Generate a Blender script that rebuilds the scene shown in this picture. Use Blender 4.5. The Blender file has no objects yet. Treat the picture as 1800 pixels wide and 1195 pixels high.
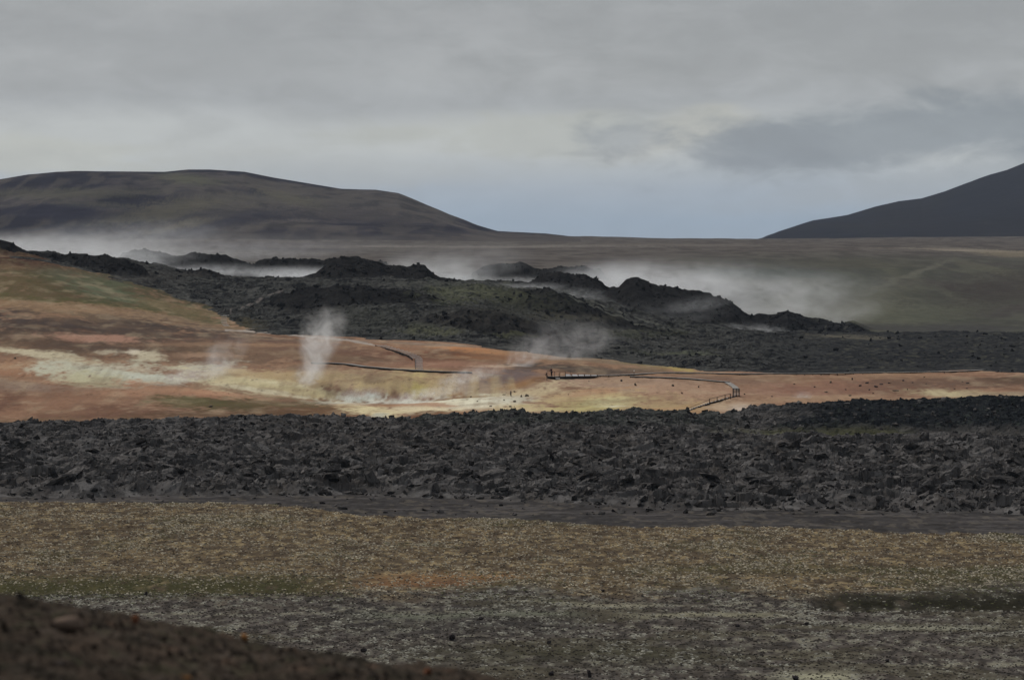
import bpy, bmesh, math, random
import numpy as np
from mathutils import Vector, Matrix

# ------------------------------------------------------------------ camera, world, sun, exposure
F, UC, VH, H = 6500.0, 900.0, 400.0, 33.0        # focal length in photo pixels, centre column, eye-level row, eye height (m)
S = bpy.context.scene
COL = S.collection
cam_d = bpy.data.cameras.new("camera"); cam = bpy.data.objects.new("camera", cam_d); COL.objects.link(cam)
S.camera = cam
cam_d.sensor_width = 36.0; cam_d.lens = 36.0*F/1800.0
cam.location = (0, 0, H)
cam.rotation_euler = (math.radians(90), 0, 0)
cam_d.shift_y = (VH-597.5)/1800.0                 # rising-front shift keeps the horizon level
cam_d.clip_start = 0.5; cam_d.clip_end = 60000
cam_d.dof.use_dof = True; cam_d.dof.focus_distance = 640.0; cam_d.dof.aperture_fstop = 2.5

S.view_settings.view_transform = 'Standard'; S.view_settings.look = 'None'
S.view_settings.exposure = 0.06; S.view_settings.gamma = 1.0
S.render.engine = 'CYCLES'
S.cycles.use_denoising = True
S.cycles.max_bounces = 4; S.cycles.diffuse_bounces = 2; S.cycles.glossy_bounces = 1
S.cycles.transparent_max_bounces = 12; S.cycles.volume_bounces = 2
S.cycles.volume_step_rate = 1.0; S.cycles.volume_max_steps = 96
S.cycles.use_adaptive_sampling = True; S.cycles.adaptive_threshold = 0.01

SUN_EL, SUN_AZ = 44.0, -34.0                      # azimuth clockwise from +Y (view direction): light from the left
sd = bpy.data.lights.new("sun", 'SUN'); sun = bpy.data.objects.new("sun", sd); COL.objects.link(sun)
sd.energy = 2.6; sd.angle = math.radians(9); sd.color = (1.0, 0.955, 0.9)
sdir = Vector((math.sin(math.radians(SUN_AZ))*math.cos(math.radians(SUN_EL)),
               math.cos(math.radians(SUN_AZ))*math.cos(math.radians(SUN_EL)), math.sin(math.radians(SUN_EL))))
sun.rotation_euler = (-sdir).to_track_quat('-Z', 'Y').to_euler()

def s2l(c):
    c = np.asarray(c, float)/255.0
    return np.where(c <= .04045, c/12.92, ((c+.055)/1.055)**2.4)

class NT:
    """tiny helper to write node trees"""
    def __init__(s, tree): s.t = tree; s.n = tree.nodes; s.l = tree.links
    def node(s, typ, **kw):
        n = s.n.new(typ)
        for k, v in kw.items(): setattr(n, k, v)
        return n
    def put(s, sock, v):
        if isinstance(v, bpy.types.NodeSocket): s.l.new(v, sock)
        elif v is not None: sock.default_value = v
    def math(s, op, a, b=None, c=None, clamp=False):
        n = s.node('ShaderNodeMath', operation=op, use_clamp=clamp)
        s.put(n.inputs[0], a); s.put(n.inputs[1], b)
        if c is not None: s.put(n.inputs[2], c)
        return n.outputs[0]
    def mix(s, f, a, b, mode='MIX'):
        n = s.node('ShaderNodeMix', data_type='RGBA', blend_type=mode)
        s.put(n.inputs['Factor'], f)
        for k, v in ((6, a), (7, b)):
            if not isinstance(v, bpy.types.NodeSocket): v = (*[float(q) for q in v][:3], 1.0)
            s.put(n.inputs[k], v)
        return n.outputs[2]
    def noise(s, vec, scale, detail=4, rough=.55, dist=0.0):
        n = s.node('ShaderNodeTexNoise'); s.put(n.inputs['Vector'], vec)
        n.inputs['Scale'].default_value = scale; n.inputs['Detail'].default_value = detail
        n.inputs['Roughness'].default_value = rough; n.inputs['Distortion'].default_value = dist
        return n
    def mapr(s, v, a, b, c=0.0, d=1.0, kind='SMOOTHSTEP'):
        n = s.node('ShaderNodeMapRange', interpolation_type=kind)
        s.put(n.inputs[0], v); s.put(n.inputs[1], a); s.put(n.inputs[2], b); s.put(n.inputs[3], c); s.put(n.inputs[4], d)
        return n.outputs[0]

W = bpy.data.worlds.new("World"); S.world = W; W.use_nodes = True
T = NT(W.node_tree); T.n.clear()
wout = T.node('ShaderNodeOutputWorld'); bg = T.node('ShaderNodeBackground'); bg.inputs['Strength'].default_value = 0.1
T.l.new(bg.outputs[0], wout.inputs['Surface'])
sky = T.node('ShaderNodeTexSky', sky_type='NISHITA', sun_disc=False, sun_elevation=math.radians(SUN_EL), sun_rotation=math.radians(SUN_AZ))
tc = T.node('ShaderNodeTexCoord'); dirv = tc.outputs['Generated']
sep = T.node('ShaderNodeSeparateXYZ'); T.l.new(dirv, sep.inputs[0])
DX, DZ = sep.outputs[0], sep.outputs[2]
def dmap(sx, sz, off=(0, 0, 0)):
    m = T.node('ShaderNodeMapping'); T.l.new(dirv, m.inputs[0]); m.inputs['Scale'].default_value = (sx, sx*.5, sz); m.inputs['Location'].default_value = off
    return m.outputs[0]
nA = T.noise(dmap(7, 34), 1.0, 5, .5, .4).outputs[0]
nB = T.noise(dmap(24, 75, (3, 1, 7)), 1.0, 6, .55, .6).outputs[0]
nC = T.noise(dmap(60, 130, (9, 4, 2)), 1.0, 6, .6, .5).outputs[0]
# cloud cover brightness with elevation (world direction), wavered by the noise
zz = T.math('ADD', DZ, T.math('MULTIPLY', T.math('SUBTRACT', nA, .5), .020))
ramp = T.node('ShaderNodeValToRGB'); T.put(ramp.inputs[0], T.mapr(zz, -0.005, .075, kind='LINEAR'))
cr = ramp.color_ramp
stops = [(0.0, (145, 160, 175)), (.08, (146, 162, 178)), (.18, (158, 168, 178)), (.31, (181, 185, 185)), (.40, (178, 182, 183)),
         (.50, (161, 165, 169)), (.62, (163, 166, 169)), (.78, (155, 157, 160)), (1.0, (158, 160, 161))]
while len(cr.elements) < len(stops): cr.elements.new(.5)
for e, (p, c) in zip(cr.elements, stops): e.position = p; e.color = (*s2l(c), 1)
c0 = ramp.outputs[0]
def blob(u, v, ru, rv, tilt=0.0, warp=.9, soft=.5, nz=None):
    """soft cloud shape round one direction of the sky"""
    cx, cz = (u-UC)/F, (VH-v)/F
    a = T.math('SUBTRACT', DX, cx); b = T.math('SUBTRACT', DZ, cz)
    b = T.math('SUBTRACT', b, T.math('MULTIPLY', a, tilt))
    q = T.math('ADD', T.math('POWER', T.math('ABSOLUTE', T.math('DIVIDE', a, ru/F)), 2.0), T.math('POWER', T.math('ABSOLUTE', T.math('DIVIDE', b, rv/F)), 2.0))
    q = T.math('ADD', T.math('SQRT', q), T.math('MULTIPLY', T.math('SUBTRACT', nz or nB, .5), warp*2))
    q = T.math('ADD', q, T.math('MULTIPLY', T.math('SUBTRACT', nC, .5), 1.1))
    return T.mapr(q, 1+soft, 1-soft, 0.0, 1.0)
def over(c, m, k, col):
    return T.mix(T.math('MULTIPLY', m, k), c, s2l(col))
c0 = over(c0, blob(1500, 60, 520, 120, 0, 1.2, .8), .5, (138, 141, 144))
c0 = over(c0, blob(300, 90, 420, 90, 0, 1.2, .8), .45, (143, 146, 150))
c0 = over(c0, blob(90, 274, 230, 32, -.06, 1.1, .35), 1.0, (181, 184, 180))
c0 = over(c0, blob(520, 290, 330, 30, -.03, .8, .5), .5, (173, 176, 175))
c0 = over(c0, blob(940, 240, 300, 34, 0, 1.0, .35), .8, (175, 178, 174))
c0 = over(c0, blob(1210, 232, 130, 34, .28, 1.2, .45), 1.0, (178, 179, 174))
c0 = over(c0, blob(1105, 248, 72, 28, .05, 1.3, .5), .6, (146, 152, 159))
c0 = over(c0, blob(1620, 238, 430, 58, .05, 1.1, .5), .85, (130, 138, 146))
c0 = over(c0, blob(1330, 255, 130, 36, .1, .8, .35), .6, (132, 139, 147))
c0 = over(c0, blob(1640, 320, 260, 26, .12, .8, .5), .6, (158, 164, 168))
c0 = T.mix(1.0, c0, T.mix(1.0, (.0, .0, .0), (0.94, .94, .94)), 'MULTIPLY') if False else c0
var = T.math('ADD', .80, T.math('MULTIPLY', T.math('ADD', nC, nB), .20))
c0 = T.mix(1.0, c0, (1, 1, 1), 'MULTIPLY')
cc = T.node('ShaderNodeVectorMath', operation='SCALE'); T.put(cc.inputs[0], c0); T.put(cc.inputs['Scale'], T.math('MULTIPLY', var, 10.0))
# an overcast sky is brightest overhead
zen = T.mapr(DZ, .07, .8, 0.0, 1.0, 'LINEAR')
hi = T.mix(zen, cc.outputs[0], (4.6, 4.8, 5.1))
fin = T.mix(0.06, hi, sky.outputs[0])
T.l.new(fin, bg.inputs['Color'])

# ------------------------------------------------------------------ noise, interpolation
def hsh(ix, iy, seed):
    h = (ix.astype(np.int64)*374761393 + iy.astype(np.int64)*668265263 + seed*974711) & 0xffffffff
    h = ((h ^ (h >> 13))*1274126177) & 0xffffffff
    h = (h ^ (h >> 16))*2246822519 & 0xffffffff
    return ((h ^ (h >> 15)) & 0xffffff).astype(np.float32)/np.float32(0xffffff)
def vn(x, y, seed=0):
    xi = np.floor(x); yi = np.floor(y); fx = x-xi; fy = y-yi
    xi = xi.astype(np.int64); yi = yi.astype(np.int64)
    fx = fx*fx*(3-2*fx); fy = fy*fy*(3-2*fy)
    a = hsh(xi, yi, seed); b = hsh(xi+1, yi, seed); c = hsh(xi, yi+1, seed); d = hsh(xi+1, yi+1, seed)
    return (a+(b-a)*fx)+((c+(d-c)*fx)-(a+(b-a)*fx))*fy
def fbm(x, y, seed=0, octs=4, g=.5):
    s = 0; a = 1; t = 0
    for o in range(octs):
        s = s+a*vn(x*2**o+o*17.3, y*2**o-o*9.1, seed+o*31); t += a; a *= g
    return s/t
def ridged(x, y, seed=0, octs=4):
    s = 0; a = 1; t = 0
    for o in range(octs):
        s = s+a*(1-np.abs(2*vn(x*2**o, y*2**o, seed+o*13)-1)); t += a; a *= .5
    return s/t
def slabs(x, y, cell, seed, tilt=.5, col=None):
    """tilted broken plates: nearest cell of a jittered grid, each a plane of its own"""
    gx = x/cell; gy = y/cell; ix = np.floor(gx).astype(np.int64); iy = np.floor(gy).astype(np.int64)
    best = np.full(x.shape, 1e9, np.float32); bh = np.zeros(x.shape, np.float32)
    for a in (-1, 0, 1):
        for b in (-1, 0, 1):
            jx = ix+a; jy = iy+b
            px = jx+hsh(jx, jy, seed); py = jy+hsh(jx, jy, seed+1)
            dx = gx-px; dy = gy-py; q = dx*dx+dy*dy+.25*np.abs(dx*dy)
            h = (hsh(jx, jy, seed+2)-.5)*.9+tilt*2*((hsh(jx, jy, seed+3)-.5)*dx+(hsh(jx, jy, seed+4)-.5)*dy)
            m = q < best
            best = np.where(m, q, best); bh = np.where(m, h, bh)
            if col is not None: col[m] = hsh(jx, jy, seed+7)[m]
    return bh.astype(np.float32)
def pchip(xk, Y, x):
    xk = np.asarray(xk, float); Y = np.asarray(Y, float); h = np.diff(xk); sh = (-1,)+(1,)*(Y.ndim-1)
    dl = np.diff(Y, axis=0)/h.reshape(sh); m = np.zeros_like(Y)
    p = dl[:-1]*dl[1:]; w1 = (2*h[1:]+h[:-1]).reshape(sh); w2 = (h[1:]+2*h[:-1]).reshape(sh)
    with np.errstate(divide='ignore', invalid='ignore'):
        mm = (w1+w2)/(w1/dl[:-1]+w2/dl[1:])
    m[1:-1] = np.where(p > 0, np.nan_to_num(mm), 0); m[0] = dl[0]; m[-1] = dl[-1]
    i = np.clip(np.searchsorted(xk, x)-1, 0, len(xk)-2); t = ((x-xk[i])/h[i]).reshape(sh); hh = h[i].reshape(sh)
    return (Y[i]*(1+2*t)*(1-t)**2+hh*m[i]*t*(1-t)**2+Y[i+1]*t*t*(3-2*t)+hh*m[i+1]*t*t*(t-1))
def sm(a, b, x):
    t = np.clip((x-a)/(b-a), 0, 1); return t*t*(3-2*t)
def pl(pts, u):
    p = np.array(pts, float); return np.interp(u, p[:, 0], p[:, 1])

# ------------------------------------------------------------------ the lie of the land: rows by distance, columns by bearing
uk = np.array([-1500, 0, 200, 400, 500, 600, 700, 800, 900, 1000, 1200, 1400, 1600, 1800, 3300.])
rowsT = {
 620: [746]*13,
 640: [730,731,733,734,735,735,733,734,734,734,731,727,724],
 662: [712,713,718,722,724,724,722,722,720,718,716,712,710],
 680: [697,698,704,712,716,717,712,706,704,702,704,701,699],
 698: [675,678,688,698,707,709,700,694,688,688,692,690,688],
 714: [655,658,668,672,665,660,662,668,672,675,681,680,678],
 728: [636,640,650,652,651,651,652,657,662,664,670,670,667],
 745: [615,622,632,635,637,638,640,644,647,655,659,660,657],
 765: [590,602,612,618,622,624,626,630,636,649,653,655,652],
 785: [570,585,600,604,608,610,611,618,628,644,646,646,644],
 805: [552,570,588,597,600,602,603,612,624,640,639,639,638],
 850: [515,540,568,572,570,568,570,585,603,626,625,625,624],
 900: [475,508,540,535,528,525,530,548,568,605,611,610,609],
 950: [448,478,505,505,500,500,505,520,540,580,598,598,596],
 1000:[440,462,490,492,488,490,500,505,515,560,588,587,586],
 1060:[445,470,492,495,495,495,502,510,520,555,590,590,590],
 1150:[455,478,490,492,492,492,495,498,510,545,584,586,586],
 1300:[465,476,480,481,481,481,483,486,495,520,548,552,556],
 1500:[460,466,468,469,469,469,470,471,476,490,500,507,515],
 1750:[452,454,455,456,456,456,456,456,457,462,466,470,475],
 2100:[442,443,443,443,443,443,443,443,443,445,440,442,446],
 2500:[436,436,436,436,436,435,434,433,433,433,431,430,432],
 3200:[427,427,427,427,427,427,426,426,425,424,424,422,423],
 4200:[419,419,419,419,418,415,411,408,414,420,420,418,417],
 5200:[425]*13, 7000:[431]*13, 10000:[436]*13, 20000:[440]*13}
dk = np.array([60, 455, 600]+list(rowsT.keys()), float)
zk = np.zeros((len(dk), len(uk)))
for i, (d, r) in enumerate(rowsT.items()):
    r = [r[0]]+r+[r[-1]]
    zk[i+3] = H-d*(np.array(r, float)-VH)/F
zk[0:3] = 0.0
rows = np.concatenate([np.arange(60, 240, 6), np.arange(240, 440, .5), np.arange(440, 660, .38), np.arange(660, 1060, .6),
                       np.arange(1060, 1300, 2.5), np.arange(1300, 2500, 8), np.arange(2500, 4300, 14), np.arange(4300, 8200, 45), [9000, 11000, 14000, 20000]])
cols = np.concatenate([np.arange(-1500, -120, 60), np.arange(-120, 1920, 1.85), np.arange(1920, 3301, 60)])
Zu = pchip(uk, zk.T, cols).T                       # (rows of table, cols)
Z = pchip(dk, Zu, rows)
U = np.broadcast_to(cols, Z.shape); D = np.broadcast_to(rows[:, None], Z.shape)
X = ((U-UC)/F*D)
ZL = lambda d, v: H-d*(v-VH)/F
# dark ridges of the lava hill and the smaller crags behind it
RIDGES = [
 (960, .30, [(-400,400),(-100,415),(0,420),(20,428),(50,440),(100,447),(170,448),(220,457),(255,474),(275,500)]),
 (1150,.30, [(195,470),(215,440),(250,438),(280,444),(310,450),(345,443),(400,450),(440,462),(490,452),(560,455),(640,453),(680,463),(720,490)]),
 (1000,.17, [(215,500),(230,480),(290,475),(340,476),(355,472),(380,478),(400,487),(450,487),(520,490),(555,480),(575,462),(600,454),(640,458),(680,466),(700,465),(722,467),(735,461),(748,464),(760,477),(775,487),(810,490),(840,505)]),
 (1200,.35, [(815,500),(830,482),(850,468),(880,462),(915,458),(935,468),(950,472),(980,470),(1030,465),(1055,474),(1080,500)]),
 (1030,.19, [(830,508),(850,500),(900,497),(930,497),(950,485),(980,478),(1005,486),(1028,483),(1050,492),(1070,505),(1088,506),(1100,494),(1120,489),(1150,500),(1200,508),(1250,517),(1280,530),(1320,553),(1350,555),(1385,545),(1420,560),(1480,567),(1500,563),(1540,580),(1600,585),(1650,592)]),
 (895, .30, [(405,580),(425,566),(455,545),(490,519),(540,507),(600,504),(660,506),(720,512),(770,524),(820,545)]),
 (850, .34, [(700,572),(760,556),(820,546),(870,548),(920,560),(990,585)]),
 (1005,.30, [(1225,600),(1260,589),(1330,586),(1400,589),(1480,585),(1580,588),(1700,584),(1830,582)]),
 (930, .26, [(690,510),(720,502),(800,512),(860,514),(900,512),(960,508),(1000,516),(1050,536),(1100,560),(1150,576),(1240,592),(1300,606)])]
rocky = np.zeros_like(Z)
for dr, sl, pts in RIDGES:
    inside = sm(pts[0][0]-1, pts[0][0]+3, cols)*(1-sm(pts[-1][0]-3, pts[-1][0]+1, cols))
    wob = 14*(fbm(X/40., D/400., 77, 2)-.5)
    zr = ZL(dr, pl(pts, cols))[None, :]-sl*np.abs(D-dr+wob)-(1-inside)[None, :]*40
    k = sm(-1.2, 1.2, zr-Z)
    Z = np.where(zr > Z-1.2, Z*(1-k)+np.maximum(zr, Z-1.2)*k, Z); rocky = np.maximum(rocky, k*(np.abs(D-dr) < 60))
# left hill and right-hand mountain
HL = [(-1500,380),(-700,352),(-200,330),(0,316),(50,307),(100,302),(150,301),(290,302),(330,298),(370,298),(430,302),(480,312),(540,322),(600,332),(660,334),(700,340),(730,352),(760,365),(800,382),(840,398),(875,407),(960,411),(1000,416),(1040,419)]
MR = [(1300,425),(1340,421),(1370,408),(1400,398),(1430,388),(1490,378),(1540,363),(1580,354),(1620,349),(1660,337),(1700,322),(1740,308),(1770,300),(1800,288),(1900,255),(2100,205),(2600,180),(3300,260)]
gul = ridged(X/260., D/420., 5, 4)
wl = np.where(D < 4200, sm(3150, 4250, D)**.8, 1-sm(4200, 5900, D))
zl = ZL(4200, pl(HL, cols))[None, :]; inl = (1-sm(985, 1040, cols))[None, :]
hl_amt = wl*inl
Z = Z+(zl-Z)*hl_amt*(D > 3150)
Z = Z+np.where((D > 3250) & (D < 4150), (gul-.6)*26*np.sin(np.pi*np.clip((D-3150)/1050, 0, 1))*inl*sm(425, 380, pl(HL, cols))[None, :], 0)
wm = np.where(D < 6400, sm(4700, 6400, D), 1-sm(6400, 8200, D))
zm = ZL(6400, pl(MR, cols))[None, :]; inm = sm(1300, 1345, cols)[None, :]
Z = Z+(zm-Z)*wm*inm*(D > 4700)
Z = Z+np.where((D > 5000) & (D < 6300), (ridged(X/300., D/500., 15, 4)-.6)*22*inm*np.sin(np.pi*np.clip((D-4900)/1500, 0, 1)), 0)
Z = Z.astype(np.float32); X = X.astype(np.float32)
V = VH+(H-Z)*F/D                                    # where the bare land would show; used to place the minerals and plants on it

# ------------------------------------------------------------------ zones
wb = (fbm(X/14., D/40., 3, 4)-.5)
dFront = np.interp(cols, [-200,0,200,400,600,800,950,1050,1200,1300,1450,1600,1800,2200], [455,454,454,451,455,449,444,439,431,434,433,427,424,424])[None, :]+wb*14
dField = np.interp(cols, [0,200,400,550,640,760,900,1000,1100,1300,1500,1800,2200], [447,445,440,432,422,420.5,419,414,408,408,406,399,399])[None, :]+wb*9+(fbm(X/1.5, D/8., 27, 3)-.5)*7
dBack = np.interp(cols, [0,350,420,500,600,680,730,820,900,1000,1100,1200,1290,1400,1600,1800], [621,621,630,632,630,625,635,640,645,634,642,634,642,656,663,669])[None, :]+(fbm(X/6., D*0+.5, 9, 4)-.5)*9
UB = [(-1500,440),(0,441),(60,453),(150,476),(250,502),(330,526),(380,546),(420,572),(450,581),(600,594),(800,603),(900,616),(1000,629),(1100,638),(1180,645),(1230,654),(1400,657),(1600,654),(1700,651),(1800,656),(3300,656)]
vUp = pl(UB, cols)[None, :]+(fbm(X/9., D/9., 21, 4)-.5)*np.interp(cols, [0, 400, 700, 1800], [26, 20, 8, 4])[None, :]
zone = np.full(Z.shape, 0, np.int8)
zone[D > dField] = 1
zone[D > dFront] = 2
zone[D > dBack] = 3
z4 = (D > 690) & (V < vUp) | (D > 960)
z4 |= (D > 850) & (cols[None, :] > 500)
zone[z4 & (D > 700)] = 4
dfar = np.interp(cols, [0, 200, 800, 1000, 1250, 1500, 1900], [1010, 1190, 1240, 1240, 1100, 1035, 1030])[None, :]+(fbm(X/20., D/60., 8, 3)-.5)*30
zone[D > dfar] = 5
zone[(D > 3230) & (inl*np.ones_like(D) > .3) & (hl_amt > .02)] = 6
zone[(D > 4750) & (zone != 6) & (inm*np.ones_like(D) > .1)] = 7
lava = (zone == 2) | (zone == 4)

# ------------------------------------------------------------------ relief
Z0 = Z.copy()
i2 = np.where((zone == 2)); x2, d2 = X[i2], D[i2].astype(np.float32)
edge = np.minimum(sm(0, 5, d2-np.broadcast_to(dFront, Z.shape)[i2]), 1)*sm(0, 6, np.broadcast_to(dBack, Z.shape)[i2]-d2)
u2 = U[i2]
dark = sm(1290, 1470, u2+(fbm(x2/9, d2/9, 43, 3)-.5)*160)*sm(582, 592, d2+(fbm(x2/8, d2/8, 41, 3)-.5)*14)        # finer black flow on the right
flat = sm(1180, 1420, u2+(fbm(x2/9, d2/9, 44, 3)-.5)*200)*sm(562, 570, d2)*(1-sm(588, 596, d2))*(1-dark)*.8
bump = 1.15+.9*(fbm(x2/18, d2/18, 12, 3)-.5)*2
near = 1-sm(470, 600, d2)*.35
ca, cb = np.zeros(x2.shape, np.float32), np.zeros(x2.shape, np.float32)
r = bump+1.0*near*slabs(x2, d2*.9, 3.4, 100, 1.0, ca)+.36*slabs(x2, d2*.8, 1.35, 200, .9, cb)+.5*(fbm(x2/3., d2/3., 56, 3)-.5)+1.2*(fbm(x2/30., d2/16., 57, 2)-.5)+.18*slabs(x2, d2, .55, 300, .6)
r2 = .7+.6*slabs(x2, d2, 1.3, 260, .9)+.7*fbm(x2/2, d2/2, 52, 4)+1.0*fbm(x2/14, d2/14, 53, 2)
r3 = .12*fbm(x2/1.5, d2/1.5, 54, 3)
Z[i2] += edge*(r*(1-dark)*(1-flat)+r2*dark+r3*flat)+np.interp(u2, [0,400,440,800,900,1000,1300,1800], [-.75,-.75,.0,.0,.35,.0,.0,0])*sm(560, 625, d2)*edge
i4 = np.where(zone == 4); x4, d4 = X[i4], D[i4].astype(np.float32)
up = sm(0, 9, np.broadcast_to(vUp, Z.shape)[i4]-V[i4])
rk = rocky[i4]; cal = 1-sm(1350, 1480, U[i4])*.55
c4 = np.zeros(x4.shape, np.float32)
Z[i4] += up*(1-.75*rk)*cal*(3.6*(ridged(x4/34, d4/30, 61, 4)-.55)+1.5*(fbm(x4/7, d4/6, 62, 4)-.5)+.42*slabs(x4, d4, 2.6, 400, .8, c4)+.26*slabs(x4, d4, 1.1, 500, .7))
Z[i4] += rk*(.5*slabs(x4, d4, 4.2, 600, .8)+1.6*(fbm(x4/3.0, d4/5, 63, 4)-.5))
i3 = np.where(zone == 3); x3, d3 = X[i3], D[i3].astype(np.float32); u3 = U[i3]; v3 = V[i3]
e3 = sm(0, 8, d3-np.broadcast_to(dBack, Z.shape)[i3])
bank = sm(480, 560, u3)*(1-sm(880, 960, u3))*sm(695, 704, d3)*(1-sm(716, 722, d3))
Z[i3] += e3*(.9*(fbm(x3/16, d3/16, 71, 4)-.5)+.22*(fbm(x3/1.6, d3/1.6, 72, 3)-.5)+.07*(fbm(x3/.5, d3/.5, 73, 2)-.5))-bank*.6*ridged(x3/5.5, d3/60, 74, 3)
# hummocks on the green-brown hill
Z[i3] += .8*(fbm(x3/5, d3/8, 75, 4)-.5)*(1-sm(560, 600, v3))
i0 = np.where(zone <= 1); x0, d0 = X[i0], D[i0].astype(np.float32)
Z[i0] += .5*(fbm(x0/22, d0/22, 81, 3)-.5)+.22*(fbm(x0/2.2, d0/2.2, 82, 4)-.5)+.06*(fbm(x0/.5, d0/.5, 83, 2)-.5)*(zone[i0] == 0)
u0 = U[i0]
Z[i0] -= 1.0*sm(1400, 1470, u0)*np.exp(-((d0-326)/5.0)**2)                           # the dark hollow on the right
Z[i0] -= .6*np.exp(-((d0-339)/4.0)**2)*(1-sm(480, 640, u0))
i5 = np.where(zone == 5); x5, d5 = X[i5], D[i5].astype(np.float32)
Z[i5] += sm(0, 60, d5-1060)*(2.2*(fbm(x5/45, d5/70, 91, 4)-.5)+(ridged(x5/70, d5/300, 92, 3)-.6)*7*sm(1150, 1250, U[i5])*np.clip(1-np.abs(d5-1500)/420, 0, 1))

# ------------------------------------------------------------------ minerals, plants and rock colour (albedo)
C = np.zeros(Z.shape+(3,), np.float32)
KK = 1.06
SAT = 1.0
def alb(c):
    l = s2l(c)/KK; g = float(l@np.array([.25, .6, .15])); return (g+(l-g)*SAT).astype(np.float32)
R0 = int(np.searchsorted(rows, 230)); 
def lay(idx, m, c):
    m = np.clip(m, 0, 1)[..., None].astype(np.float32); C[idx] = C[idx]*(1-m)+alb(c)*m
def ell(idx, u, v, ru, rv, rot=0., warp=.75, soft=.55):
    uu = U[idx]-u; vv = V[idx]-v; vv = vv-uu*rot
    q = np.sqrt((uu/ru)**2+(vv/rv)**2)+warp*2*(WARP[idx]-.5)+1.1*(WARP2[idx]-.5)+.7*(FN[idx]-.5)
    return sm(1+soft, 1-soft, q)
WARP = np.zeros_like(Z); WARP2 = np.zeros_like(Z)
rr = slice(R0, len(rows))
WARP[rr] = fbm(X[rr]/9., D[rr]/16., 31, 4).astype(np.float32); WARP2[rr] = fbm(X[rr]/1.4, D[rr]/3., 32, 3).astype(np.float32)
FN = np.zeros_like(Z); FN[rr] = fbm(X[rr]/.7, D[rr]/1.6, 33, 3)
# 0 the near plain
C[:] = alb((80, 70, 58))
i = i0; v = V[i]; u = U[i]; n = WARP[i]; w2 = WARP2[i]; fn = FN[i]
lay(i, sm(.35, .7, w2)*.7, (104, 90, 68)); lay(i, sm(.55, .8, fn)*.6, (150, 134, 102)); lay(i, sm(.45, .2, fn)*.6, (42, 35, 28))
lay(i, sm(.5, .65, n)*.3, (70, 67, 46))
lay(i, sm(1500, 1800, u)*sm(.4, .6, n)*.6, (58, 57, 41))
low = sm(1030, 1054, v+(n-.5)*50+(w2-.5)*30)
lay(i, low*.9, (82, 77, 73)); lay(i, low*sm(.52, .72, fn)*.6, (112, 110, 98)); lay(i, low*sm(.48, .3, fn)*.6, (38, 36, 34))
st = fbm(x0/11., d0/2.2, 35, 4)
lay(i, low*sm(.56, .68, st)*.6*sm(.38, .6, fn), (128, 124, 108)); lay(i, low*sm(.5, .7, w2)*.4, (62, 56, 50)); lay(i, low*sm(.54, .66, fbm(x0/8., d0/6., 36, 3))*.4, (74, 70, 54))
def gb(v0, hv, u0, u1, c, k, soft=60, seed=40):
    lay(i, k*np.exp(-((v-v0+(n-.5)*14)/hv)**2)*sm(u0-soft, u0+soft, u)*(1-sm(u1-soft, u1+soft, u))*sm(.2, .55, w2+.15), c)
gb(1025, 15, -200, 560, (58, 58, 38), .85); gb(1012, 7, 660, 920, (140, 106, 72), .5, 40); gb(1024, 7, 640, 860, (112, 78, 54), .6, 40)
gb(1051, 9, 1440, 2000, (34, 33, 24), .9, 30); gb(1063, 3.5, 1500, 2000, (92, 88, 48), .7, 40)
gb(1080, 5, 640, 1000, (138, 140, 120), .6); gb(1100, 4, 1500, 1740, (136, 134, 118), .7); gb(1079, 4, 1100, 1370, (136, 132, 110), .6)
gb(1060, 3, 900, 1150, (142, 138, 118), .6); gb(1185, 9, 1380, 1500, (150, 147, 124), .8, 30); gb(1000, 9, 1100, 2000, (66, 64, 44), .5, 100)
gb(1090, 26, 560, 1020, (52, 51, 50), .5, 80); gb(1150, 20, 700, 1300, (58, 57, 44), .5, 90)
lay(i, (zone[i] == 1)*.95, (61, 59, 59)); lay(i, (zone[i] == 1)*sm(.5, .7, n)*.5, (52, 50, 50)); lay(i, (zone[i] == 1)*sm(.42, .25, w2)*.6, (46, 44, 43)); lay(i, (zone[i] == 1)*sm(.45, .7, st)*.7, (84, 80, 78)); lay(i, (zone[i] == 1)*sm(.5, .7, fbm(x0/1.2, d0/1.5, 67, 4))*.6, (44, 42, 41)); lay(i, (zone[i] == 1)*sm(.55, .7, fbm(x0/.9, d0/2.5, 68, 4))*.5, (92, 86, 78)); lay(i, (zone[i] == 1)*sm(.6, .8, fn)*.6, (48, 46, 44))
# 2 broken lava in front
i = i2; n = WARP[i]; fn = FN[i]; w2 = WARP2[i]
C[i] = alb((67, 64, 62)); lay(i, sm(.4, .7, w2)*.6, (78, 76, 75)); lay(i, sm(.55, .8, fn)*.5, (100, 97, 94)); lay(i, sm(.5, .75, n)*.35, (66, 60, 54))
lay(i, sm(.5, 1, ca)*.35+sm(.6, 1, cb)*.45, (106, 103, 101)); lay(i, sm(.45, .0, cb)*.6, (38, 38, 38))
lay(i, dark*.97, (33, 35, 37)); lay(i, dark*sm(.6, .8, fn)*.6, (62, 66, 60)); lay(i, flat*.5, (54, 53, 50))
lay(i, flat*np.exp(-((V[i]-768)/3.)**2)*(1-sm(1560, 1620, U[i])), (84, 84, 58))
lay(i, sm(690, 760, U[i])*(1-sm(1250, 1330, U[i]))*sm(588, 600, d2)*.5, (50, 55, 50))
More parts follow.
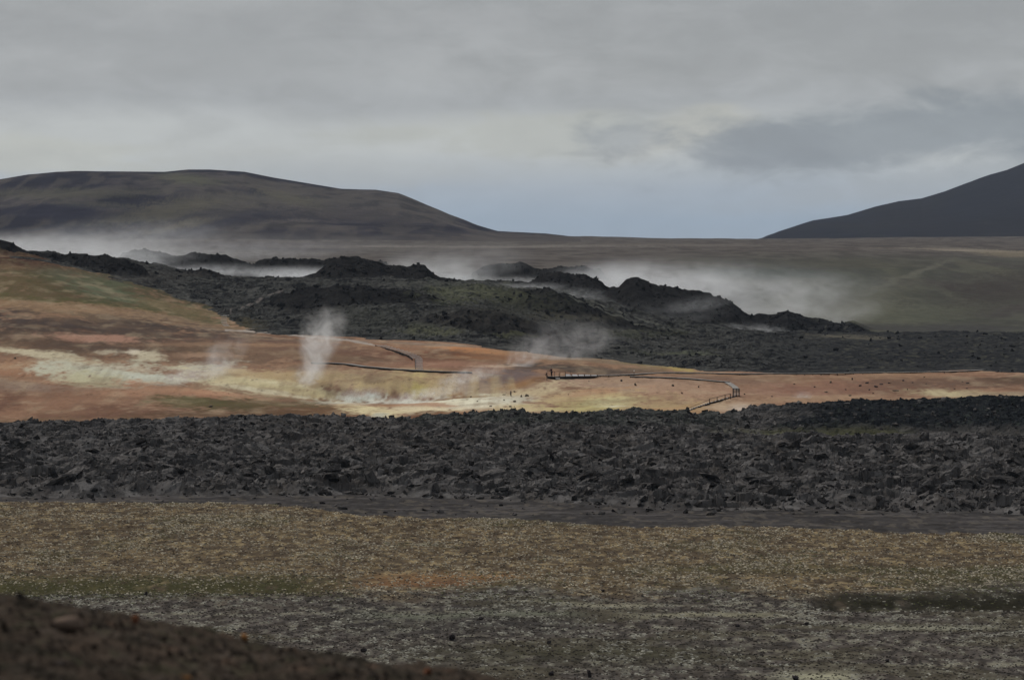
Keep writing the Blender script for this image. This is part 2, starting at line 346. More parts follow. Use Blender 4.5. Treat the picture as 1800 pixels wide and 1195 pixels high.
# 4 lava hill
i = i4; n = WARP[i]; fn = FN[i]; w2 = WARP2[i]; v = V[i]; u = U[i]
C[i] = alb((45, 46, 46)); lo = fbm(x4/30., d4/26., 64, 4); lay(i, sm(.5, .66, w2)*.5, (72, 73, 69)); lay(i, sm(.45, .25, w2)*.6, (36, 37, 38)); lay(i, sm(.5, .62, n)*.3, (60, 61, 56)); lay(i, sm(.52, .38, lo)*.7, (31, 32, 33)); lay(i, sm(.55, .7, lo)*.35, (70, 69, 65)); lay(i, sm(.55, .7, fbm(x4/3., d4/1.5, 65, 4))*.5, (90, 91, 84))
lay(i, sm(.6, 1, c4)*.6, (84, 85, 81)); lay(i, sm(.4, 0, c4)*.45, (38, 39, 40)); lay(i, sm(.55, .75, fn)*.6, (96, 97, 92)); lay(i, sm(.56, .66, fbm(x4/5., d4/2.2, 66, 5))*.55, (88, 89, 84)); lay(i, rk*.85, (36, 36, 36)); lay(i, sm(1250, 1500, u)*.6, (44, 46, 48)); lay(i, sm(1350, 1500, u)*sm(.62, .75, w2)*.6, (84, 84, 74))
for (a, b, ra, rb, c, k) in [(830,520,75,12,(104,107,84),.7),(790,532,40,8,(96,99,76),.6),(765,583,60,6,(106,108,86),.7),(740,575,30,4,(90,93,76),.5),(900,590,40,5,(92,94,70),.6),
                        (650,560,60,22,(74,76,68),.5),(930,535,90,20,(66,68,56),.6),(1000,558,70,8,(94,92,74),.5),(1130,585,70,6,(92,94,76),.5),(860,560,120,20,(72,70,64),.5),(430,572,28,14,(80,76,60),.9),
                        (1200,628,60,4,(100,104,86),.7),(1500,596,70,3,(120,116,100),.6),(1250,632,80,3,(104,104,88),.6),(1700,640,40,3,(92,90,78),.6),(300,490,90,10,(72,70,66),.5),(760,503,70,5,(90,92,84),.6)]:
    lay(i, ell(i, a, b, ra, rb)*k*sm(.3, .6, w2+.1), c)
C[i4] *= np.array([.80, .775, .80], np.float32)
def trail(idx, pts, hw, c, k):
    vv = pl(pts, U[idx]); ins = (U[idx] > pts[0][0]) & (U[idx] < pts[-1][0])
    lay(idx, ins*np.exp(-((V[idx]-vv+(WARP2[idx]-.5)*2.5)/hw)**4)*k, c)
trail(i, [(404,553),(430,541),(455,530),(478,519),(500,510)], 1.6, (104, 98, 94), .8)
trail(i, [(1000,520),(1050,540),(1100,561),(1160,578)], 1.3, (104, 104, 96), .7)
# 3 hot ground and the mossy hill
i = i3; n = WARP[i]; fn = FN[i]; w2 = WARP2[i]; v = V[i]; u = U[i]
SAT = .78
C[i] = alb((140, 104, 82)); lay(i, sm(.4, .65, n)*.6, (128, 92, 72)); lay(i, sm(.5, .7, w2)*.35, (158, 124, 98))
L = [ # u, v, ru, rv, rot, colour, strength
 (130,500,330,60,.20,(84,78,56),1),(0,455,190,16,.12,(82,56,46),.9),(40,500,120,25,.15,(104,84,58),.7),(160,495,90,16,.2,(98,96,76),.6),(230,530,120,18,.22,(74,74,52),.8),
 (310,545,110,16,.28,(84,80,54),.8),(180,512,60,10,.2,(106,108,86),.6),(330,522,90,12,.3,(62,58,46),.7),(60,530,160,9,.1,(92,84,52),.7),
 (60,538,220,7,.07,(140,108,80),.9),(260,560,170,7,.14,(146,116,90),.9),(410,585,110,4,.12,(150,124,104),.9),
 (150,575,330,20,.07,(84,68,62),1),(420,606,200,16,.06,(92,74,66),1),(150,605,330,22,.05,(88,70,60),.9),(60,620,120,10,.1,(104,80,64),.6),(520,612,160,12,.05,(116,86,72),.9),
 (165,594,70,6,.05,(164,120,100),.85),(40,592,26,3,0,(140,112,94),.6),(330,606,120,4,.0,(140,106,84),.6),(480,606,60,3,0,(150,112,86),.7),
 (560,625,110,14,.04,(104,76,64),.8),(330,628,110,8,.05,(120,92,74),.8),
 (80,624,150,7,.13,(182,166,138),.95),(190,618,22,5,0,(176,160,138),.8),(235,618,14,5,0,(206,192,174),.85),(262,624,28,8,.1,(190,176,150),.8),(350,625,50,4,0,(172,134,108),.5),
 (60,652,150,15,.1,(158,118,88),.9),(40,680,140,9,.1,(136,116,104),.6),(60,664,110,8,.12,(150,104,78),.6),
 (215,662,125,22,.07,(178,173,154),1),(280,668,70,14,.06,(180,178,166),.8),(165,668,55,12,.05,(176,164,126),.7),(240,650,60,6,.1,(178,160,140),.6),(190,676,80,4,.05,(156,142,110),.5),
 (330,668,90,7,-.05,(176,166,146),.8),(360,650,60,12,0,(172,166,158),.8),
 (350,690,120,9,.12,(168,118,90),.9),(230,692,120,10,-.05,(154,112,86),.9),(60,715,110,24,0,(136,98,76),.9),(190,725,130,14,0,(112,78,62),.9),(110,700,60,20,0,(140,102,80),.5),
 (100,742,200,6,0,(98,74,58),.8),(20,700,30,10,-.3,(96,66,54),.6),
 (400,668,95,20,.12,(186,174,140),.95),(480,675,120,17,.1,(188,172,134),.9),(560,690,110,12,.14,(184,168,126),.95),(440,655,50,8,.1,(170,140,104),.7),(520,660,60,10,.05,(166,138,96),.9),
 (470,688,90,4,.13,(206,196,168),.8),(530,676,60,4,.1,(198,186,150),.7),(610,708,70,6,.05,(206,198,176),.9),(420,697,120,5,.13,(172,128,98),.7),
 (450,712,170,13,.03,(90,76,52),1),(330,706,70,9,.05,(92,82,52),.8),(560,728,110,9,.02,(112,80,56),1),(400,730,160,8,0,(96,72,54),.8),(620,737,60,7,0,(112,74,54),.9),
 (610,668,80,16,.05,(160,134,104),.95),(700,672,110,18,0,(172,146,104),1),(780,680,60,18,0,(178,150,104),1),(735,680,20,16,0,(176,156,82),.8),(645,662,40,8,0,(122,100,84),.6),(570,668,45,12,0,(156,132,96),.8),
 (830,675,60,18,0,(156,130,110),.9),(870,685,60,12,-.1,(158,134,112),.8),
 (630,697,55,10,0,(200,200,190),1),(655,690,22,8,0,(190,194,186),.8),(700,703,120,8,.02,(206,200,188),.95),(760,700,50,8,-.2,(196,190,182),.8),(830,708,110,15,-.08,(206,197,174),1),(890,700,50,9,-.05,(200,196,180),.9),
 (720,712,100,4,.02,(160,112,84),.85),(800,697,60,3,-.06,(140,104,70),.8),(650,714,60,4,.0,(158,118,86),.7),(740,722,110,5,-.02,(200,180,144),.9),(665,726,50,9,.2,(196,178,136),.95),(668,731,16,5,0,(160,160,152),.7),
 (740,735,70,8,-.08,(100,66,46),1),(800,730,70,6,-.05,(118,78,54),.9),(860,722,60,5,-.05,(160,120,88),.7),(930,718,60,8,0,(188,166,124),.8),
 (760,632,140,12,.05,(120,84,66),.9),(800,622,90,8,.05,(98,66,50),.9),(840,615,90,5,.1,(176,116,68),.9),(700,612,60,5,.1,(140,96,74),.7),(860,626,70,5,.03,(132,82,52),.8),(780,640,130,6,.03,(146,104,84),.8),(930,622,60,5,.1,(140,108,82),.7),
 (620,632,80,8,.03,(96,78,64),.6),(560,645,60,6,0,(120,96,78),.6),(760,605,110,2.5,.05,(136,116,102),.8),(880,643,50,3,-.05,(180,150,126),.8),
 (1010,648,90,7,.05,(74,62,58),1),(1090,652,110,4,.03,(86,72,66),.9),(930,650,40,6,-.1,(84,70,66),.8),(900,662,55,9,-.08,(112,94,92),.9),(1060,636,110,5,.09,(128,108,88),.8),
 (1150,644,60,4,.1,(122,104,66),.7),(1200,651,30,2.5,.1,(156,134,66),.9),
 (1000,672,70,9,-.05,(158,124,104),.9),(930,672,50,6,-.15,(146,104,62),.8),(955,668,30,4,-.1,(110,74,52),.8),(1120,672,130,10,.02,(156,126,106),.9),(1150,684,70,7,0,(168,146,126),.7),(1210,690,80,16,0,(160,124,100),.9),
 (940,690,60,12,-.08,(188,168,132),.95),(920,700,40,7,0,(184,180,166),.9),(1010,700,90,12,-.03,(178,152,108),.95),(1050,715,90,12,-.02,(172,156,100),1),(1080,706,50,6,-.03,(186,174,128),.8),(1085,713,26,3,0,(206,200,178),.9),(1040,690,60,5,-.1,(166,122,92),.7),
 (1150,712,70,12,-.02,(166,140,100),.8),(1170,724,50,6,0,(160,120,84),.7),(1240,715,60,9,-.1,(162,128,88),.8),(1290,714,40,10,0,(172,146,124),.7),
 (1250,664,60,5,.05,(124,100,86),.7),(1330,668,80,8,0,(126,96,80),.8),(1380,690,90,16,0,(148,112,92),.9),(1480,680,110,14,0,(132,92,76),.9),(1580,680,110,14,.0,(118,86,70),.9),(1700,670,160,10,0,(108,82,68),.9),
 (1390,664,60,3,0,(120,88,68),.7),(1700,692,90,8,.02,(158,138,106),.95),(1660,690,30,5,.1,(176,158,122),.8),(1790,696,70,8,0,(140,118,98),.8),(1600,704,130,5,-.04,(140,106,82),.7),(1470,712,50,3,-.05,(186,160,120),.8),(1400,703,120,5,-.05,(160,128,100),.6),(1345,722,40,3,-.15,(190,170,140),.8),
 (1790,668,60,5,.05,(92,72,58),.7)]
for (a, b, ra, rb, rot, c, k) in L: lay(i, ell(i, a, b, ra, rb, rot)*k, c)
lay(i, bank*sm(.5, .75, fbm(x3/1.8, d3/40., 37, 3))*.3, (196, 172, 120)); lay(i, bank*sm(.55, .75, fbm(x3/1.1, d3/40., 38, 3))*.25, (134, 112, 84))
lay(i, sm(.5, .8, fbm(x3/3.5, d3/9., 39, 5))*.25, (180, 156, 126)); lay(i, sm(.5, .78, fbm(x3/6., d3/7., 42, 5))*.35, (104, 74, 58)); lay(i, sm(.5, .75, fbm(x3/1.3, d3/22., 59, 4))*.2, (112, 86, 68)); lay(i, sm(.45, .8, fbm(x3/20., d3/20., 60, 5))*.3, (150, 118, 88))
lay(i, sm(.68, .85, fn)*.4, (80, 60, 50))
mc = np.array([.17, .10, .063], np.float32); C[i] = np.clip(mc+(C[i]-mc)*1.14, .01, 1)*np.array([.99, 1.0, .93], np.float32)
trail(i, [(395,580),(450,583),(520,589),(600,596),(640,601),(668,608)], 1.5, (158, 148, 136), .85)
trail(i, [(1281,672),(1290,679),(1300,686)], 4, (118, 98, 82), .7)
SAT = .62
# 5 plateau and the slope on the right
i = i5; v = V[i]; u = U[i]
a1 = fbm(x5/60., d5/80., 44, 5); a2 = fbm(x5/9., d5/30., 45, 4); a3 = fbm(x5/25., d5/300., 46, 4)
C[i] = alb((84, 76, 70)); lay(i, sm(.45, .65, a2)*.6, (98, 91, 82)); lay(i, sm(.5, .3, a2)*.5, (66, 59, 56)); 
rg = sm(1100, 1350, u)*sm(436, 470, v)
lay(i, rg*.8, (68, 70, 58)); lay(i, rg*sm(.45, .65, a1)*.7, (72, 64, 62)); lay(i, rg*sm(.52, .68, a3)*.5, (96, 94, 70)); lay(i, rg*sm(.5, .7, a2)*.5, (84, 84, 68))
for (a, b, ra, rb, rot, c, k) in [(1340,486,110,13,.02,(54,64,54),.9),(1610,478,55,4,-.35,(100,97,80),.6),(1570,500,50,5,-.4,(92,92,74),.5),(1520,520,60,5,-.4,(92,90,76),.5),(1640,550,110,14,-.1,(84,86,66),.7),(1520,545,90,12,-.1,(92,92,70),.6),
      (1760,510,90,30,-.1,(66,60,54),.8),(1480,500,60,30,-.2,(70,74,60),.5),(1700,440,120,2.2,.03,(128,116,96),.9),(1780,446,60,5,.03,(118,104,78),.7),(1600,437,110,1.5,0,(110,98,84),.6),(1600,575,260,6,0,(66,64,62),.8),
      (850,433,260,1.6,0,(118,110,100),.7),(1150,431,220,1.5,0,(104,94,84),.6),(400,430,200,3,.0,(84,76,76),.6),(480,438,120,3,.02,(66,60,64),.6),(1500,462,90,6,0,(78,74,60),.5),(240,426,120,3,0,(92,84,82),.5)]:
    lay(i, ell(i, a, b, ra, rb, rot, .3)*k, c)
# 6 hill, 7 mountain
i = np.where(zone == 6); xx, dd = X[i], D[i]; v = V[i]; u = U[i]; a1 = fbm(xx/120., dd/160., 47, 5); a2 = fbm(xx/30., dd/60., 48, 5)
C[i] = alb((56, 51, 58)); lay(i, sm(.48, .60, a1)*.8, (80, 73, 66)); lay(i, sm(.5, .62, a2)*.7, (82, 74, 71)); lay(i, sm(.5, .38, a1)*.85, (38, 36, 48)); lay(i, sm(.52, .68, fbm(xx/14., dd/90., 51, 4))*.5, (82, 74, 66)); lay(i, sm(.48, .3, fbm(xx/18., dd/40., 58, 4))*.5, (38, 35, 42)); lay(i, sm(400, 425, v+(a2-.5)*20)*.7, (82, 74, 68))
for (a, b, ra, rb, rot, c, k) in [(300,370,120,16,-.15,(86,80,60),.7),(360,385,90,8,-.25,(96,88,66),.7),(470,350,120,8,.05,(82,76,66),.7),(520,352,60,10,.3,(88,82,62),.7),(100,340,150,8,0,(80,76,58),.6),(160,360,80,5,.05,(82,78,60),.6),(330,315,50,8,.1,(84,84,56),.6),
      (430,378,90,12,0,(44,42,54),.7),(100,372,110,14,0,(44,42,56),.7),(640,380,120,14,.1,(58,52,54),.6)]:
    lay(i, ell(i, a, b, ra, rb, rot, .5)*k, c)
i = np.where(zone == 7); xx, dd = X[i], D[i]; a1 = fbm(xx/200., dd/400., 49, 5)
C[i] = alb((38, 38, 46)); lay(i, sm(.45, .65, a1)*.5, (40, 37, 40)); lay(i, sm(.5, .7, fbm(xx/50., dd/300., 50, 4))*.3, (46, 44, 42))
C = np.clip(C, 0.004, .85)

# ------------------------------------------------------------------ materials
def terrain_mat(name, bump_scale, bump_dist, tex_scale, vary=.35, rough=.95, spec=.25, stretch=(1, 1, 1)):
    m = bpy.data.materials.new(name); m.use_nodes = True; t = NT(m.node_tree); t.n.clear()
    out = t.node('ShaderNodeOutputMaterial'); b = t.node('ShaderNodeBsdfPrincipled'); t.l.new(b.outputs[0], out.inputs[0])
    at = t.node('ShaderNodeAttribute', attribute_name='albedo'); tc = t.node('ShaderNodeTexCoord')
    mp = t.node('ShaderNodeMapping'); t.l.new(tc.outputs['Object'], mp.inputs[0]); mp.inputs['Scale'].default_value = stretch
    n1 = t.noise(mp.outputs[0], tex_scale, 6, .65).outputs[0]; n2 = t.noise(mp.outputs[0], bump_scale, 5, .6).outputs[0]
    f = t.mapr(n1, .25, .75, 1-vary, 1+vary, 'LINEAR')
    sc = t.node('ShaderNodeVectorMath', operation='SCALE'); t.l.new(at.outputs['Color'], sc.inputs[0]); t.put(sc.inputs['Scale'], f)
    t.l.new(sc.outputs[0], b.inputs['Base Color'])
    b.inputs['Roughness'].default_value = 1.0; b.inputs['Specular IOR Level'].default_value = 0.0
    bp = t.node('ShaderNodeBump'); bp.inputs['Distance'].default_value = bump_dist; bp.inputs['Strength'].default_value = .8
    t.l.new(n2, bp.inputs['Height']); t.l.new(bp.outputs[0], b.inputs['Normal'])
    return m
def solid_mat(name, col, vary=.3, scale=3.0, rough=.9, spec=.2, bump=.02, stretch=(1, 1, 1), col2=None):
    m = bpy.data.materials.new(name); m.use_nodes = True; t = NT(m.node_tree); t.n.clear()
    out = t.node('ShaderNodeOutputMaterial'); b = t.node('ShaderNodeBsdfPrincipled'); t.l.new(b.outputs[0], out.inputs[0])
    tc = t.node('ShaderNodeTexCoord'); gm = t.node('ShaderNodeNewGeometry')
    mp = t.node('ShaderNodeMapping'); t.l.new(tc.outputs['Object'], mp.inputs[0]); mp.inputs['Scale'].default_value = stretch
    n1 = t.noise(mp.outputs[0], scale, 5, .6)
    c = t.mix(t.mapr(n1.outputs[0], .3, .7), col, col2 or [q*(1-vary) for q in col])
    f = t.mapr(gm.outputs['Random Per Island'], 0, 1, 1-vary, 1+vary, 'LINEAR')
    oi = t.node('ShaderNodeObjectInfo'); f = t.math('MULTIPLY', f, t.mapr(oi.outputs['Random'], 0, 1, 1-vary*.6, 1+vary*.6, 'LINEAR'))
    sc = t.node('ShaderNodeVectorMath', operation='SCALE'); t.l.new(c, sc.inputs[0]); t.put(sc.inputs['Scale'], f)
    t.l.new(sc.outputs[0], b.inputs['Base Color']); b.inputs['Roughness'].default_value = 1.0; b.inputs['Specular IOR Level'].default_value = 0.0
    bp = t.node('ShaderNodeBump'); bp.inputs['Distance'].default_value = bump; t.l.new(n1.outputs[0], bp.inputs['Height']); t.l.new(bp.outputs[0], b.inputs['Normal'])
    return m
def mesh_np(name, verts, faces, mat=None, smooth=True, attr=None):
    me = bpy.data.meshes.new(name); nv = len(verts); nf = len(faces); k = faces.shape[1]
    me.vertices.add(nv); me.vertices.foreach_set('co', verts.astype(np.float32).ravel())
    me.loops.add(nf*k); me.loops.foreach_set('vertex_index', faces.astype(np.int32).ravel())
    me.polygons.add(nf); me.polygons.foreach_set('loop_start', np.arange(0, nf*k, k, dtype=np.int32))
    me.polygons.foreach_set('loop_total', np.full(nf, k, np.int32))
    if attr is not None:
        a = me.attributes.new('albedo', 'FLOAT_COLOR', 'POINT'); a.data.foreach_set('color', np.c_[attr, np.ones(len(attr))].astype(np.float32).ravel())
    me.update(calc_edges=True); me.polygons.foreach_set('use_smooth', np.full(nf, smooth))
    if mat: me.materials.append(mat)
    return me
def link(o, parent=None, label=None, cat=None, group=None, kind=None):
    COL.objects.link(o)
    if parent: o.parent = parent
    if label: o['label'] = label
    if cat: o['category'] = cat
    if group: o['group'] = group
    if kind: o['kind'] = kind
    return o
def obj(name, me, **kw): return link(bpy.data.objects.new(name, me), **kw)
def empty(name, loc, rz=0., **kw):
    o = bpy.data.objects.new(name, None); o.location = loc; o.rotation_euler = (0, 0, rz); o.empty_display_size = .3
    return link(o, **kw)

# ------------------------------------------------------------------ the land as one continuous sheet, split where its kind changes
nr, nc = Z.shape
vi = np.arange(nr*nc).reshape(nr, nc)
qz = zone[:-1, :-1]
quads = np.stack([vi[:-1, :-1], vi[:-1, 1:], vi[1:, 1:], vi[1:, :-1]], -1)
P3 = np.stack([X, D, Z], -1).reshape(-1, 3); CF = C.reshape(-1, 3)
defs = [(0, 'ground', 'brown plain with straw coloured moss and grass', terrain_mat('plain_soil', 6, .05, 2.2, .45), True),
        (1, 'gravel_ground', 'flat band of grey gravel at the foot of the broken lava', terrain_mat('grey_gravel', 7, .04, 3, .25), True),
        (2, 'lava_field', 'field of broken dark lava slabs between plain and orange ground', terrain_mat('lava_crust', 3.5, .12, 2.0, .35, .85, .35), False),
        (3, 'geothermal_slope', 'orange, cream and brown hot ground with mossy hill', terrain_mat('mineral_ground', 3, .06, 1.6, .16), True),
        (4, 'lava_hill', 'rugged black lava hill with rocky crests', terrain_mat('old_lava', 1.6, .2, 1.2, .35, .9, .25), False),
        (5, 'plateau', 'grey brown plateau and mossy slope behind the lava hill', terrain_mat('plateau_soil', .3, .6, .25, .25), True),
        (6, 'hill', 'broad rounded bare hill on the horizon', terrain_mat('hill_soil', .05, 3., .04, .2), True),
        (7, 'mountain', 'dark blue mountain flank on the horizon', terrain_mat('mountain_soil', .03, 4., .02, .15), True)]
for zi, nm, lb, mt, smo in defs:
    q = quads[qz == zi]; used = np.unique(q); mp = np.zeros(nr*nc, np.int32); mp[used] = np.arange(len(used))
    me = mesh_np(nm, P3[used], mp[q], mt, smo, CF[used]); obj(nm, me, kind='structure', label=lb)

def height(u, d, base=False):
    A = Z0 if base else Z
    i = int(np.clip(np.searchsorted(rows, d)-1, 0, nr-2)); j = int(np.clip(np.searchsorted(cols, u)-1, 0, nc-2))
    t = (d-rows[i])/(rows[i+1]-rows[i]); s = (u-cols[j])/(cols[j+1]-cols[j])
    return float((A[i, j]*(1-s)+A[i, j+1]*s)*(1-t)+(A[i+1, j]*(1-s)+A[i+1, j+1]*s)*t)
def on_ground(u, v, d0=600, d1=1060, base=False):
    """first point of the land, going away from the camera, that shows at (u, v)"""
    j = int(np.clip(np.searchsorted(cols, u), 0, nc-1)); A = Z0 if base else Z
    m = (rows >= d0) & (rows <= d1); vv = VH+(H-A[m, j])*F/rows[m]; k = np.argmax(vv <= v) if (vv <= v).any() else len(vv)-1
    d = float(rows[m][k]); return Vector(((u-UC)/F*d, d, height(u, d, base)))
def on_plain(u, v):
    d = H*F/(v-VH); return Vector(((u-UC)/F*d, d, height(u, d)))

# ------------------------------------------------------------------ rocks
rng = np.random.RandomState(4)
def rock_mesh(name, mat, seed, flat=.45, npts=16, sub=True):
    r = np.random.RandomState(seed); bm = bmesh.new()
    p = r.uniform(-1, 1, (npts, 3)); p /= np.maximum(1, np.linalg.norm(p, axis=1, keepdims=True)*.85)
    for q in p: bm.verts.new((q[0], q[1]*.8, q[2]*flat))
    res = bmesh.ops.convex_hull(bm, input=bm.verts)
    bmesh.ops.delete(bm, geom=[g for g in res['geom_interior'] if isinstance(g, bmesh.types.BMVert)], context='VERTS')
    if sub:
        bmesh.ops.subdivide_edges(bm, edges=bm.edges[:], cuts=1, use_grid_fill=True, fractal=0.0)
        for vv in bm.verts: vv.co += Vector(r.uniform(-1, 1, 3))*.07
    bmesh.ops.triangulate(bm, faces=bm.faces[:])
    me = bpy.data.meshes.new(name); bm.to_mesh(me); bm.free(); me.materials.append(mat); return me
lava_m = solid_mat('lava_block_rock', (.078, .072, .068), .8, 2.5, .85, .35, .12)
VAR = [rock_mesh('lava_block', lava_m, 10+k, [.16, .22, .35, .14, .5, .25, .4, .18, .6, .2][k]) for k in range(10)]
def rocks_np(variants, pos, scl, rot):
    vs, fs, off = [], [], 0
    data = []
    for me in variants:
        a = np.zeros(len(me.vertices)*3, np.float32); me.vertices.foreach_get('co', a); f = np.zeros(len(me.loops), np.int32); me.loops.foreach_get('vertex_index', f)
        data.append((a.reshape(-1, 3), f.reshape(-1, 3)))
    for k in range(len(pos)):
        a, f = data[k % len(data)]; R = rot[k]
        vs.append((a*scl[k])@R.T+pos[k]); fs.append(f+off); off += len(a)
    return np.concatenate(vs), np.concatenate(fs)
def rotm(rz, tx, ty):
    return np.array(Matrix.Rotation(rz, 3, 'Z')@Matrix.Rotation(tx, 3, 'X')@Matrix.Rotation(ty, 3, 'Y'))
def lava_ok(u, d, strict=False):
    j = int(np.clip(np.searchsorted(cols, u), 0, nc-1)); i = int(np.searchsorted(rows, d)); return (zone[i, j] == 2 or (not strict and zone[i, j] == 1 and rng.rand() < .06)) and not (u > 1330 and 564 < d < 586 and rng.rand() < .8) and not (u > 1330 and d >= 586 and rng.rand() < .6)
big = []
while len(big) < 300:
    u = rng.uniform(-40, 1840); dd = 424+rng.uniform(0, 1)**1.5*110
    if not lava_ok(u, dd+3, True) or not lava_ok(u, dd-4, True): continue
    s = .6+1.3*rng.uniform(0, 1)**2.0
    big.append((u, dd, s))
for k, (u, dd, s) in enumerate(big):
    o = bpy.data.objects.new('lava_block', VAR[k % 10])
    o.location = ((u-UC)/F*dd, dd, height(u, dd)+s*.16); o.scale = (s*rng.uniform(.9, 1.5), s*rng.uniform(.7, 1.1), s*rng.uniform(.7, 1.1))
    o.rotation_euler = (rng.normal(0, .42), rng.normal(0, .42), rng.uniform(0, 6.28))
    link(o, label='angular dark lava slab in the rubble at the front edge of the lava field', cat='lava block', group='broken lava slabs at the front of the lava field')
pos, scl, rot = [], [], []
while len(pos) < 15000:
    u = rng.uniform(-110, 1910); dd = 424+244*rng.uniform(0, 1)**1.25
    if not lava_ok(u, dd): continue
    s = .16+.6*rng.uniform(0, 1)**3; pos.append(((u-UC)/F*dd, dd, height(u, dd)+s*.1)); scl.append((s*rng.uniform(.8, 1.5), s, s*rng.uniform(.7, 1.3))); rot.append(rotm(rng.uniform(0, 6.28), rng.normal(0, .5), rng.normal(0, .5)))
SMALL = [rock_mesh('rubble', lava_m, 40+k, [.3, .5, .7, .4][k], 12, False) for k in range(4)]
v_, f_ = rocks_np(SMALL, pos, scl, rot)
obj('lava_rubble', mesh_np('lava_rubble', v_, f_, lava_m, False), kind='stuff', label='loose dark rubble covering the broken lava field', cat='rubble')
pos, scl, rot = [], [], []
hm = solid_mat('hill_rock', (.036, .036, .037), .5, 1.5, .9, .25, .15)
for _ in range(14000):
    u = rng.uniform(-110, 1910); dd = rng.uniform(760, 1200); i = int(np.searchsorted(rows, dd)); j = int(np.searchsorted(cols, u))
    if zone[i, j] != 4 or (rng.rand() > .06 and rocky[i, j] < .5): continue
    s = .25+.55*rng.uniform(0, 1)**2; pos.append(((u-UC)/F*dd, dd, height(u, dd)+s*.2)); scl.append((s*rng.uniform(.8, 1.4), s, s*rng.uniform(.8, 1.5))); rot.append(rotm(rng.uniform(0, 6.28), rng.normal(0, .5), rng.normal(0, .5)))
v_, f_ = rocks_np([rock_mesh('crag_rubble', hm, 60+k, .7, 12, False) for k in range(4)], pos, scl, rot)
obj('crag_rubble', mesh_np('crag_rubble', v_, f_, hm, False), kind='stuff', label='rough dark rubble along the crests of the lava hill', cat='rubble')

# ------------------------------------------------------------------ moss and grass tufts of the plain (uncountable)
def tufts(name, n, u0, u1, d0, d1, test, col, hgt, wid, lab, seed):
    r = np.random.RandomState(seed); t = (r.uniform(0, 1, n)); d = np.sqrt(d0*d0+(d1*d1-d0*d0)*t); u = r.uniform(u0, u1, n)
    i = np.clip(np.searchsorted(rows, d)-1, 0, nr-2); j = np.clip(np.searchsorted(cols, u)-1, 0, nc-2)
    ok = test(u, d, zone[i, j], WARP[i, j], WARP2[i, j], FN[i, j], r.uniform(0, 1, n)); u, d, i, j = u[ok], d[ok], i[ok], j[ok]; n = len(u)
    b = np.stack([(u-UC)/F*d, d, Z[i, j]-.01], -1)
    k = 5; ang = r.uniform(0, 6.28, (n, 1))+np.arange(k)*6.28/k+r.uniform(-.3, .3, (n, k)); rad = wid*r.uniform(.5, 1.4, (n, 1))*r.uniform(.6, 1.2, (n, k)); h = hgt*r.uniform(.35, 1.3, (n, 1))
    ring = np.stack([b[:, None, 0]+np.cos(ang)*rad, b[:, None, 1]+np.sin(ang)*rad, b[:, None, 2]+np.zeros((n, k))], -1)
    mid = np.stack([b[:, None, 0]+np.cos(ang+.4)*rad*.72, b[:, None, 1]+np.sin(ang+.4)*rad*.72, b[:, None, 2]+h*r.uniform(.4, 1., (n, k))], -1)
    top = np.stack([b[:, 0]+r.uniform(-.3, .3, n)*wid, b[:, 1], b[:, 2]+h[:, 0]*1.05], -1)[:, None]
    vs = np.concatenate([ring, mid, top], 1).reshape(-1, 3); base = (np.arange(n)*(2*k+1))[:, None, None]
    f = []
    for a in range(k):
        c = (a+1) % k; f += [(a, c, k+c), (a, k+c, k+a), (k+a, k+c, 2*k)]
    fs = (base+np.array(f)[None]).reshape(-1, 3)
    return obj(name, mesh_np(name, vs, fs, col, False), kind='stuff', label=lab, cat='ground cover')
straw = solid_mat('straw_moss', (.34, .30, .225), .6, .8, .95, .1, .01, col2=(.17, .145, .11))
green = solid_mat('green_moss', (.075, .08, .042), .4, .8, .95, .1, .01, col2=(.12, .115, .06))
pale = solid_mat('pale_lichen', (.33, .315, .26), .4, .8, .95, .1, .01, col2=(.22, .21, .18))
dhead = solid_mat('dark_heath', (.06, .052, .044), .4, .8, .95, .1, .01)
lowd = H*F/(1040-VH)
tufts('straw_moss', 230000, -115, 1915, 232, 447, lambda u, d, z, a, b, c, q: (z == 0) & (d > lowd+(a-.5)*30) & (q < .05+1.2*(b-.25)*sm(.3,.6,c+.15)*(.45+1.3*sm(.35,.65,a))) , straw, .09, .13, 'low straw coloured tufts of moss and dry grass over the plain', 1)
tufts('green_moss', 60000, -115, 1915, 232, 447, lambda u, d, z, a, b, c, q: (z == 0) & (q < .9*(d > 325)*np.where((d > 330) & (d < 352) & (u < 620), .9, .28*(a > .5)+.5*(u > 1400)*(d > 326)*(d < 380)*(a > .42))), green, .07, .15, 'dull green moss tufts spread over the plain', 2)
tufts('pale_lichen', 140000, -115, 1915, 232, 345, lambda u, d, z, a, b, c, q: (z == 0) & (d < lowd+(a-.5)*20) & (q < 2.2*(c-.5)+.8*(a-.5)), pale, .06, .15, 'pale lichen and grass tufts on the grey lower plain', 3)
tufts('dark_heath', 110000, -115, 1915, 232, 447, lambda u, d, z, a, b, c, q: (z == 0) & (q < .22+.5*(d < lowd)), dhead, .07, .12, 'dark low heath plants and stones between the pale tufts', 5)

